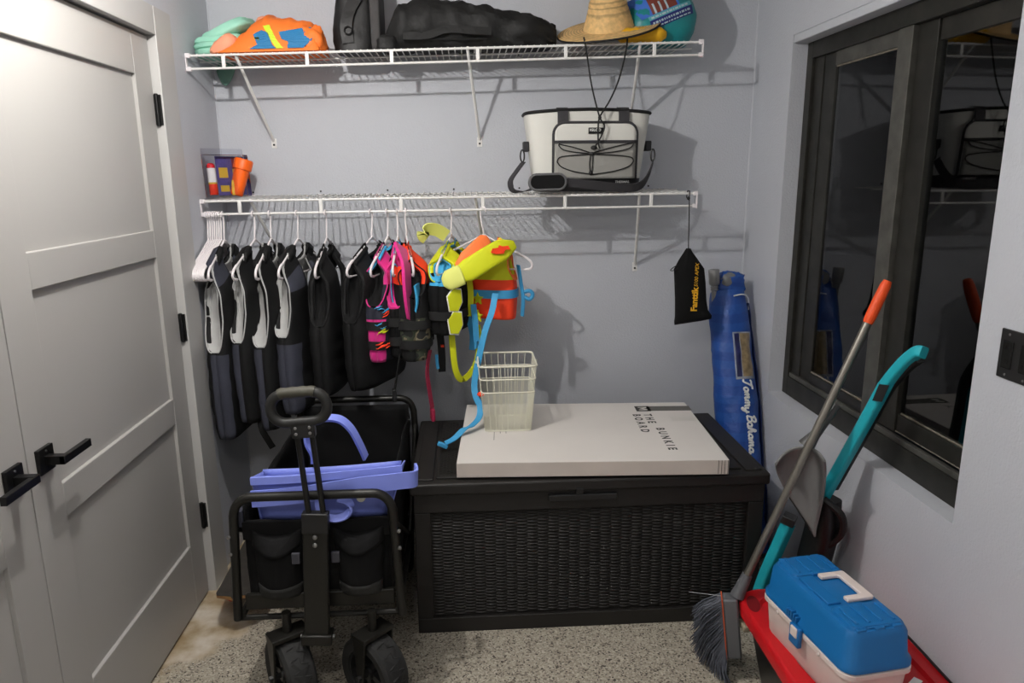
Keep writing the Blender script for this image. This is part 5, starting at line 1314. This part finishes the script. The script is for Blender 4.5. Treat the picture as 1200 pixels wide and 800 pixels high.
text('pouch_word', 'S100 APEX', basis((0.944, yq - 0.0208, 1.143), up_t, V((-1, 0, 0.02)), V((0, -1, 0))), 0.021, M_gold, ds, 0.0008, shear=0.2)
# ================================================================== UMBRELLA BAG IN THE CORNER
M_bagb = mat('royal_blue_nylon', (24, 84, 170), 0.5, bump=0.6, bscale=22, bdist=0.012)
_nt = M_bagb.node_tree; _b = _nt.nodes['Principled BSDF']
_tc = _nt.nodes.new('ShaderNodeTexCoord'); _wv = _nt.nodes.new('ShaderNodeTexWave'); _wv.bands_direction = 'Z'; _wv.inputs['Scale'].default_value = 4.2; _wv.inputs['Distortion'].default_value = 2.2; _wv.inputs['Detail'].default_value = 1
_cr = _nt.nodes.new('ShaderNodeValToRGB'); _cr.color_ramp.elements[0].position = 0.45; _cr.color_ramp.elements[0].color = lin((18, 66, 142)) + (1,); _cr.color_ramp.elements[1].position = 0.6; _cr.color_ramp.elements[1].color = lin((24, 76, 154)) + (1,)
_nt.links.new(_tc.outputs['Object'], _wv.inputs['Vector']); _nt.links.new(_wv.outputs['Fac'], _cr.inputs[0]); _nt.links.new(_cr.outputs[0], _b.inputs['Base Color'])
ub0, ub1 = V((1.170, 2.78, 0.02)), V((1.138, 3.125, 1.09))
ubag = thing('umbrella_bag', 'blue striped umbrella carry bag leaning in the back corner', 'bag', ub0)
uax = (ub1 - ub0).normalized(); uxx = V((1, 0, 0)); uxx = (uxx - uax * uxx.dot(uax)).normalized(); uyy = uax.cross(uxx)
def ubr(f, a):
    r = 0.083 * (1 + 0.08 * sin(pi * f)) * (1 - 0.10 * (f > 0.93) * (f - 0.93) / 0.07)
    q = 1 + 0.10 * N3((cos(a) * 1.5, sin(a) * 1.5, f * 7), 1, 50) + 0.08 * N3((cos(a) * 3, sin(a) * 3, f * 22), 1, 51)
    return ub0.lerp(ub1, f) + uxx * (r * q * cos(a)) + uyy * (r * q * 0.9 * sin(a))
MB().loft([[ubr(i / 40, 2 * pi * k / 28) for k in range(28)] for i in range(41)], cap=True).build('bag_body', M_bagb, ubag, smooth=70)
# side strap down the right edge and seam
MB().ribbon([ubr(f, -0.15) + uxx * 0.004 for f in [0.05 + 0.9 * k / 20 for k in range(21)]], 0.03, -uyy, 0.002).build('carry_strap', mat('navy_webbing', (18, 40, 92), 0.7), ubag)
# gathered mouth with grey umbrella tip and drawstring
blob(ub1 + uax * 0.03 + uxx * 0.012, (0.06, 0.055, 0.055), 0.8, 0.25, 5, 60, fine=0.2).build('gathered_mouth', M_bagb, ubag, smooth=70)
blob(ub1 + uax * 0.055 + V((0.0, -0.025, 0)), (0.036, 0.034, 0.036), 0.8, 0.1, 4, 61).build('grey_patch', M_greyp, ubag, smooth=70)
MB().tube(smooth_pts([ub1 + V(p) for p in ((0.0, -0.085, -0.005), (0.04, -0.08, 0.0), (0.07, -0.06, -0.015), (0.085, -0.04, -0.04), (0.086, -0.045, -0.075))], 5), 0.0028, 6).build('drawstring', M_white, ubag)
pole = axis_m(ub1 + V((-0.062, -0.03, -0.04)), (-0.08, 0.02, 1))
MB().lathe([(0.014, 0.0), (0.014, 0.05), (0.018, 0.055), (0.014, 0.06), (0.018, 0.066), (0.014, 0.071), (0.021, 0.078), (0.023, 0.085), (0.024, 0.14), (0.022, 0.143), (0.004, 0.143)], 22, pole).build('umbrella_pole', mat('grey_metal_tip', (150, 150, 150), 0.4, 0.5), ubag)
# label window and script lettering down the front
def ufront(f, s):                                   # s = sideways metres, on the front of the bag
    r = 0.083 * (1 + 0.08 * sin(pi * f)); s_ = max(-r * 0.95, min(r * 0.95, s)); a = -math.acos(s_ / r)
    return ubr(f, a) + V((0, -0.0035, 0))
def upatch(f0, f1, s0, s1, mt, nm, lift=0.0):
    MB().grid(lambda u, v: ufront(f0 + (f1 - f0) * v, s0 + (s1 - s0) * u) + V((0, -lift, 0)), 8, 10).build(nm, mt, ubag, smooth=70)
M_vinyl = mat('clear_pocket', (150, 156, 168), 0.15, var=0.3, vscale=24)
upatch(0.655, 0.835, -0.02, 0.068, M_vinyl, 'label_pocket')
upatch(0.665, 0.83, 0.012, 0.062, mat('photo_tan', (140, 122, 92), 0.3, var=0.35, vscale=40), 'label_card', 0.0015)
upatch(0.665, 0.83, -0.014, 0.008, mat('photo_navy', (34, 38, 84), 0.3, var=0.4, vscale=40), 'label_card', 0.0015)
def ell(cx, cy, rx, ry, a0=0, a1=360, n=12): return [(cx + rx * cos(R(a0 + (a1 - a0) * k / n)), cy + ry * sin(R(a0 + (a1 - a0) * k / n))) for k in range(n + 1)]
GL = {
 'T': (1.5, [[(0.0, 1.75), (0.15, 2.1), (0.6, 2.05), (1.3, 2.25), (1.6, 2.2)], [(1.0, 2.1), (0.8, 1.2), (0.6, 0.3), (0.3, 0.0), (0.05, 0.2)]]),
 'o': (0.9, [ell(0.4, 0.5, 0.36, 0.5, 60, 440), [(0.6, 0.9), (0.95, 0.75)]]),
 'm': (1.5, [[(0.0, 0.9), (0.1, 0.5), (0.1, 0.0)], [(0.1, 0.4), (0.3, 0.95), (0.55, 0.9), (0.55, 0.0)], [(0.55, 0.4), (0.8, 0.95), (1.05, 0.9), (1.05, 0.2), (1.25, 0.0), (1.5, 0.4)]]),
 'y': (1.0, [[(0.0, 0.9), (0.05, 0.2), (0.3, 0.0), (0.65, 0.3), (0.75, 0.9)], [(0.75, 0.9), (0.65, -0.4), (0.35, -0.9), (0.1, -0.6), (0.5, -0.1), (1.0, 0.4)]]),
 'B': (1.4, [[(0.35, 2.1), (0.3, 1.0), (0.2, 0.0)], [(0.0, 1.8), (0.4, 2.2), (1.0, 2.1), (1.15, 1.6), (0.9, 1.2), (0.45, 1.1)], [(0.45, 1.1), (1.05, 1.0), (1.25, 0.5), (0.95, 0.05), (0.2, 0.0)]]),
 'a': (1.1, [ell(0.4, 0.5, 0.38, 0.5, 40, 380), [(0.78, 0.95), (0.76, 0.25), (0.9, 0.0), (1.15, 0.35)]]),
 'h': (1.1, [[(0.1, 0.4), (0.45, 1.6), (0.3, 2.1), (0.12, 1.6), (0.08, 0.0)], [(0.08, 0.35), (0.35, 0.95), (0.65, 0.9), (0.65, 0.2), (0.85, 0.0), (1.1, 0.35)]]),
}
def script(word, f_start, f_len, s_mid, hgt):
    total = sum(GL[c][0] for c in word); pos = 0.0; Lf = f_len / total
    for c in word:
        mb = MB()
        for st in GL[c][1]:
            pts = [(p.x, p.y) for p in smooth_pts([(x, y, 0) for x, y in st], 4)]
            mb.tube([ufront(f_start - (pos + x + 0.18 * y) * Lf, s_mid + (y - 0.5) * hgt) for x, y in pts], 0.0042, 5)
        mb.build('script_letter', M_white, ubag, smooth=70); pos += GL[c][0]
script('Tommy', 0.655, 0.128, 0.018, 0.018); script('Bahama', 0.52, 0.145, 0.022, 0.018)

# ================================================================== RED LIDDED TOTE AND TACKLE BOX
TX0, TX1, TY0, TY1, TZ = 0.832, 1.256, 1.32, 2.085, 0.285
to = thing('storage_tote', 'black storage tote with glossy red lid beneath the tackle box', 'storage bin', ((TX0 + TX1) / 2, (TY0 + TY1) / 2, 0))
tc_ = ((TX0 + TX1) / 2, (TY0 + TY1) / 2); tw_, tl_ = TX1 - TX0, TY1 - TY0
def trr(ins, z, r=0.06): return [V((tc_[0] + x, tc_[1] + y, z)) for x, y in rrect(tw_ - 2 * ins, tl_ - 2 * ins, r, 6)]
MB().loft([trr(0.075, 0.0, 0.04), trr(0.03, TZ - 0.04, 0.05), trr(0.03, TZ - 0.03, 0.05)]).build('bin_body', mat('black_bin_plastic', (16, 16, 17), 0.4), to, smooth=40)
MB().loft([trr(0.004, TZ - 0.05, 0.075), trr(0.0, TZ - 0.012, 0.08), trr(0.006, TZ - 0.003, 0.08), trr(0.014, TZ, 0.078), trr(0.05, TZ, 0.065), trr(0.056, TZ - 0.012, 0.06)]).build('lid', M_red, to, smooth=50)
MB().prism(rrect(0.028, 0.013, 0.004, 3), TZ - 0.002, TZ + 0.0006, Matrix.Translation((0.948, TY1 - 0.026, 0))).build('lid_slot', M_darkplast, to)
MB().box(0.985, 1.20, 2.005, 2.06, TZ - 0.008, TZ - 0.001).build('lid_ridge', M_red, to, bevel=0.003)
MB().prism(ell(0, 0, 0.020, 0.045, n=20)[:-1], TZ - 0.003, TZ + 0.0008, Matrix.Translation((0.868, 1.995, 0)) @ Matrix.Rotation(R(-14), 4, 'Z')).build('lid_recess_shade', mat('recess_shade_red', (120, 10, 18), 0.5), to)  # flat dark red oval, paints the shade inside the lid recess
MB().tube([(1.244, 1.3 + 0.06 * k, TZ + 0.004 + 0.002 * sin(k)) for k in range(13)], 0.004, 6).build('edge_cord', M_darkplast, to)
MB().box(0.838, 0.868, 1.985, 2.03, 0.19, 0.212).build('handle_latch', mat('latch_beige', (150, 140, 118), 0.6), to, bevel=0.006)
MB().ribbon([(1.10, 1.575, TZ + 0.002), (1.135, 1.59, TZ + 0.010), (1.165, 1.615, TZ + 0.006)], 0.022, (0.4, -0.9, 0), 0.0006).build('white_tag', M_white, to)
# tackle box
TM = Matrix.Translation((0.963, 1.70, TZ - 0.011)) @ Matrix.Rotation(R(8.0), 4, 'Z')
tk = thing('tackle_box', 'blue and off white plastic tackle box on the red tote lid', 'tackle box', TM.translation, Matrix.Rotation(R(8.0), 4, 'Z'))
def tring(w_, l_, z, r, dy=0.0): return [TM @ V((x, y + dy, z)) for x, y in rrect(w_, l_, r, 5)]
BWd, BLn = 0.190, 0.385
MB().loft([tring(BWd - 0.05, BLn - 0.03, 0.0, 0.02), tring(BWd - 0.03, BLn - 0.012, 0.02, 0.025), tring(BWd - 0.008, BLn - 0.004, 0.118, 0.028)]).build('base', M_pinkw, tk, smooth=40)
MB().loft([tring(BWd - 0.004, BLn, 0.112, 0.03), tring(BWd + 0.008, BLn + 0.012, 0.116, 0.034), tring(BWd + 0.008, BLn + 0.012, 0.128, 0.034), tring(BWd - 0.002, BLn + 0.002, 0.130, 0.03)]).build('rim', M_pinkw, tk, smooth=40)
ld = MB().loft([tring(BWd - 0.004, BLn - 0.004, 0.131, 0.03), tring(BWd + 0.008, BLn + 0.012, 0.134, 0.036), tring(BWd + 0.008, BLn + 0.012, 0.146, 0.036), tring(BWd - 0.006, BLn - 0.004, 0.158, 0.034), tring(BWd - 0.014, BLn - 0.014, 0.218, 0.034), tring(BWd - 0.030, BLn - 0.032, 0.234, 0.03), tring(BWd - 0.06, BLn - 0.06, 0.237, 0.025)]).build('lid', M_bluep, tk, smooth=40)
# raised lid hatches at both ends, with hinge teeth, and sloped centre rib
for s in (1, -1):
    MB().loft([tring(BWd - 0.045, 0.095, 0.235, 0.016, s * 0.122), tring(BWd - 0.05, 0.09, 0.2425, 0.016, s * 0.122), tring(BWd - 0.06, 0.08, 0.244, 0.014, s * 0.122)]).build('hatch', M_bluep, ld, smooth=40)
    for x in (-0.05, 0.0, 0.05):
        MB().box(x - 0.013, x + 0.013, s * 0.17 - 0.006, s * 0.17 + 0.006, 0.226, 0.240, TM).build('hatch_hinge', M_bluep, ld, bevel=0.002)
    MB().box(-0.02, 0.02, s * 0.077 - 0.005, s * 0.077 + 0.005, 0.236, 0.2455, TM).build('hatch_catch', M_bluep, ld, bevel=0.002)
MB().box(-0.066, -0.028, -0.062, 0.07, 0.235, 0.2435, TM).build('lid_rib', M_bluep, ld, bevel=0.002)
for x in (-0.052, -0.018, 0.018, 0.052):
    for s in (1, -1): MB().box(x - 0.004, x + 0.004, s * 0.122 - 0.036, s * 0.122 + 0.036, 0.243, 0.2475, TM).build('hatch_rib', M_bluep, ld, bevel=0.0015)
for y in (-0.165, 0.168):
    MB().box(-0.03, 0.03, y - 0.006, y + 0.006, 0.237, 0.2405, TM).build('lid_rib', M_bluep, ld, bevel=0.002)
# fold down handle, C shaped, lying flat
MB().prism([(-0.012, -0.066), (0.062, -0.066), (0.066, -0.062), (0.066, 0.062), (0.062, 0.066), (-0.012, 0.066), (-0.012, 0.046), (0.036, 0.046), (0.040, 0.042), (0.040, -0.042), (0.036, -0.046), (-0.012, -0.046)], 0.239, 0.250, TM).build('handle', M_pinkw, tk, bevel=0.003)
# latches on the long left side
lx = -BWd / 2 - 0.008
la = MB().box(lx - 0.010, lx + 0.004, -0.018, 0.026, 0.085, 0.142, TM).build('latch', M_bluep, tk, bevel=0.004)
MB().box(lx - 0.014, lx + 0.002, -0.012, 0.016, 0.112, 0.140, TM).build('latch_plate', M_pinkw, la, bevel=0.003)
for k in range(5):
    MB().box(lx - 0.003, lx + 0.012, 0.008 + k * 0.011, 0.014 + k * 0.011, 0.146, 0.168 - abs(k - 2) * 0.003, TM).build('lid_finger_rib', M_bluep, ld, bevel=0.0015)
for y in (-0.09, 0.10):
    MB().lathe([(0.005, 0), (0.005, 0.003), (0.002, 0.004)], 12, TM @ axis_m((lx + 0.002, y, 0.120), (-1, 0, 0))).build('rim_rivet', M_pinkw, tk)

# ================================================================== BROOM, DUSTPAN, TEAL TOOL
br = thing('broom', 'angle broom with grey bristles and orange tipped metal handle against the window', 'broom', (0.8, 2.06, 0))
b0, b1 = V((0.848, 2.035, 0.335)), V((1.238, 2.072, 1.285))
bax = (b1 - b0).normalized()
MB().tube([b0 - bax * 0.02, b0 + (b1 - b0) * 0.875], 0.0125, 14).build('handle', M_alu, br)
gt = [b0 + (b1 - b0) * f for f in (0.868, 0.875, 0.90, 0.95, 0.985, 1.0)]
MB().tube(gt, [0.0135, 0.0155, 0.0165, 0.0165, 0.0155, 0.012], 16).build('orange_grip', mat('orange_grip', (244, 84, 24), 0.5), br)
side = V((0, -1, 0)).cross(bax).normalized()
# angled head: upright block, bristles sweep left and down to the floor
hd0, hd1 = V((0.790, 2.045, 0.285)), V((0.812, 2.03, 0.078))
hax = (hd1 - hd0).normalized()
hn = V((-0.93, 0.25, -0.25)); hn = (hn - hax * hn.dot(hax)).normalized(); hz = hax.cross(hn)
HB = basis(hd0, hax, hz, hn)
hl = (hd1 - hd0).length
MB().prism([(0, -0.026), (hl * 0.5, -0.030), (hl, -0.020), (hl, 0.020), (hl * 0.5, 0.030), (0, 0.026)], -0.042, 0.004, HB).build('head_block', mat('dark_grey_block', (96, 98, 102), 0.3), br, bevel=0.006)
MB().prism([(-0.002, -0.028), (hl * 0.5, -0.032), (hl + 0.002, -0.022), (hl + 0.002, 0.022), (hl * 0.5, 0.032), (-0.002, 0.028)], 0.004, 0.0075, HB).build('head_stripe', mat('orange_stripe', (196, 84, 44), 0.5), br)
MB().tube([b0 - bax * 0.05, b0 + bax * 0.03], [0.022, 0.016], 12).build('socket', MATS['dark_grey_block'], br)
random.seed(21)
bs = MB()
for i in range(40):
    for j in range(8):
        f = (i + 0.5) / 40; wv_ = (j / 7 - 0.5) * 0.048
        p0 = HB @ V((hl * f, wv_, 0.007))
        q0, q1, q2 = V((0.716, 2.09, 0.20)), V((0.738, 2.13, 0.012)), V((0.800, 1.985, 0.004))
        tg_ = q0.lerp(q1, f / 0.45) if f < 0.45 else q1.lerp(q2, (f - 0.45) / 0.55)
        tgt = tg_ + V((random.uniform(-0.01, 0.01), wv_ * 1.5 + random.uniform(-0.01, 0.01), random.uniform(0, 0.014)))
        mid = p0.lerp(tgt, 0.5) + hn * 0.012
        bs.tube([p0, mid, tgt], [0.0022, 0.0020, 0.0010], 4, cap=False)
bs.build('bristles', mat('grey_bristle', (82, 86, 96), 0.6, var=0.25, vscale=60), br, smooth=0)['kind'] = 'stuff'
MB().tube([HB @ V((0.0, 0.0, 0.006)), V((0.695, 2.10, 0.27))], 0.0012, 4).build('stray_bristle', mat('pale_bristle', (150, 152, 156), 0.6), br)
# dustpan clipped on the handle
dp = thing('dustpan', 'grey plastic dustpan clipped to the broom handle', 'dustpan', (1.02, 2.1, 0.42))
PT = {k: V(v) for k, v in dict(TL=(0.972, 2.14, 0.752), TR=(1.088, 2.065, 0.790), BL=(1.018, 2.15, 0.575), BR=(1.092, 2.085, 0.452)).items()}
pnrm = ((PT['TR'] - PT['TL']).cross(PT['BL'] - PT['TL'])).normalized()
if pnrm.y > 0: pnrm = -pnrm
def pan_(u, v):
    bul = 0.10 * sin(pi * min(1, v * 1.1)) * (0.5 - u)
    p = PT['TL'].lerp(PT['TR'], u).lerp(PT['BL'].lerp(PT['BR'], u), v)
    ax = (PT['TR'] - PT['TL']); rim = 0.040 * abs(2 * u - 1) ** 4 * (1 - 0.8 * v) + 0.045 * (1 - v) ** 5
    rnd = 0.03 * (1 - v) ** 3 * (2 * u - 1) ** 2
    return p - ax * bul * 1.6 + pnrm * (rim - 0.02) + (PT['BL'] - PT['TL']).normalized() * rnd
MB().grid(pan_, 26, 22).build('pan', M_greyp, dp, smooth=60, solid=0.004)
for nm_, fn_ in (('rim', lambda k: pan_(0, k)), ('rim', lambda k: pan_(1, k)), ('rim', lambda k: pan_(k, 0))):
    MB().tube([fn_(k / 16) for k in range(17)], 0.004, 6).build(nm_, M_greyp, dp)
MB().tube([pan_(k / 16, 1.0) for k in range(17)], 0.005, 6).build('rubber_lip', M_darkplast, dp)
sl0 = pan_(0.62, 0.0); sl1 = V((1.125, 2.085, 0.900))
MB().tube([sl0 - pnrm * 0.01, sl0.lerp(sl1, 0.3), sl1], [0.026, 0.016, 0.014], 10).build('grip', mat('dark_grey_grip', (74, 74, 74), 0.45), dp)
def stk(u0, u1, v0, v1, mt, nm, l): MB().grid(lambda a, b: pan_(u0 + (u1 - u0) * a, v0 + (v1 - v0) * b) + pnrm * l, 5, 5).build(nm, mt, dp, solid=0.0006)
stk(0.15, 0.9, 0.80, 0.94, mat('sticker_white', (206, 204, 190), 0.5), 'sticker', 0.0015)
stk(0.15, 0.38, 0.80, 0.94, M_teal, 'sticker_block', 0.0025)
# teal garden tool
tt = thing('garden_tool', 'long teal handled garden tool with black grip leaning on the window', 'garden tool', (1.05, 2.2, 0))
def rect_sweep(pts, w_, d_, upv, nm, mt, bv=0.004):
    P = smooth_pts(pts, 5); rings = []
    for i, p in enumerate(P):
        t = (P[min(i + 1, len(P) - 1)] - P[max(i - 1, 0)]).normalized(); a = V(upv); a = (a - t * a.dot(t)).normalized(); b = t.cross(a)
        f = i / (len(P) - 1); k = 1.0
        rings.append([p + a * (x * d_) + b * (y * w_) for x, y in rrect(1, 1, 0.22, 3)])
    return MB().loft(rings).build(nm, mt, tt, smooth=35)
tool_top = [(1.252, 1.885, 1.112), (1.246, 1.905, 1.108), (1.240, 1.945, 1.072), (1.232, 1.985, 1.020), (1.225, 2.005, 0.985)]
rect_sweep(tool_top, 0.033, 0.030, (1, 0.3, -0.4), 'curved_grip', M_teal)
rect_sweep([(1.225, 2.005, 0.985), (1.205, 2.04, 0.88), (1.155, 2.13, 0.62), (1.125, 2.185, 0.46)], 0.035, 0.032, (1, 0.3, 0), 'shaft', M_teal)
off = V((0.014, 0.014, -0.018))
rect_sweep([V(p) + off for p in tool_top[1:]] + [V((1.205, 2.04, 0.88)) + off, V((1.155, 2.13, 0.62)) + off], 0.034, 0.03, (1, 0.3, 0), 'black_underside', M_darkplast)
rect_sweep([(1.075, 2.235, 0.43), (1.05, 2.255, 0.32), (1.02, 2.28, 0.18), (1.0, 2.30, 0.03)], 0.042, 0.036, (1, 0.3, 0), 'lower_shaft', M_teal)
MB().box(-0.024, 0.024, -0.022, 0.022, 0, 0.03, axis_m((1.073, 2.236, 0.43), (0.18, -0.13, 0.9))).build('shaft_cap', M_darkplast, tt, bevel=0.003)
rect_sweep([(1.15, 2.155, 0.56), (1.155, 2.16, 0.45), (1.15, 2.19, 0.3), (1.14, 2.21, 0.1), (1.13, 2.22, 0.012)], 0.10, 0.075, (1, 0.3, 0), 'motor_housing', mat('black_housing', (14, 14, 15), 0.45))
MB().tube(smooth_pts([(1.13, 2.12, 0.57), (1.175, 2.09, 0.53), (1.19, 2.10, 0.46), (1.165, 2.13, 0.40)], 5), 0.013, 8).build('trigger_guard', MATS['black_housing'], tt)
lab = basis((1.206, 1.992, 0.965), V((0.55, -0.82, 0.1)).normalized(), V((0.16, -0.22, 0.96)).normalized(), V((-0.8, -0.52, 0.02)).normalized())
MB().box(-0.014, 0.014, -0.028, 0.028, 0.0, 0.004, lab).build('spec_sticker', M_darkplast, tt)

# ================================================================== OUTLET PLATE ON THE RIGHT WALL
ol = thing('outlet_plate', 'black two gang outlet plate on the right wall', 'outlet', (XR, 1.556, 1.18))
MB().box(XR - 0.006, XR - 0.0003, 1.498, 1.614, 1.121, 1.239).build('plate', M_darkplast, ol, smooth=0, bevel=0.003)
for yc in (1.585, 1.527):
    rc = MB().box(XR - 0.009, XR - 0.005, yc - 0.017, yc + 0.017, 1.147, 1.213).build('receptacle', mat('gloss_black', (14, 14, 15), 0.25), ol, smooth=0, bevel=0.002)
    for zc in (1.197, 1.163):
        MB().box(XR - 0.0094, XR - 0.0088, yc + 0.004, yc + 0.006, zc - 0.005, zc + 0.005).box(XR - 0.0094, XR - 0.0088, yc - 0.006, yc - 0.004, zc - 0.004, zc + 0.004).build('slot', M_blackmetal, rc, smooth=0)
    for zc in (1.228, 1.132):
        MB().lathe([(0.003, 0), (0.003, 0.0015)], 10, axis_m((XR - 0.006, yc, zc), (-1, 0, 0))).build('screw', M_greyp, ol)
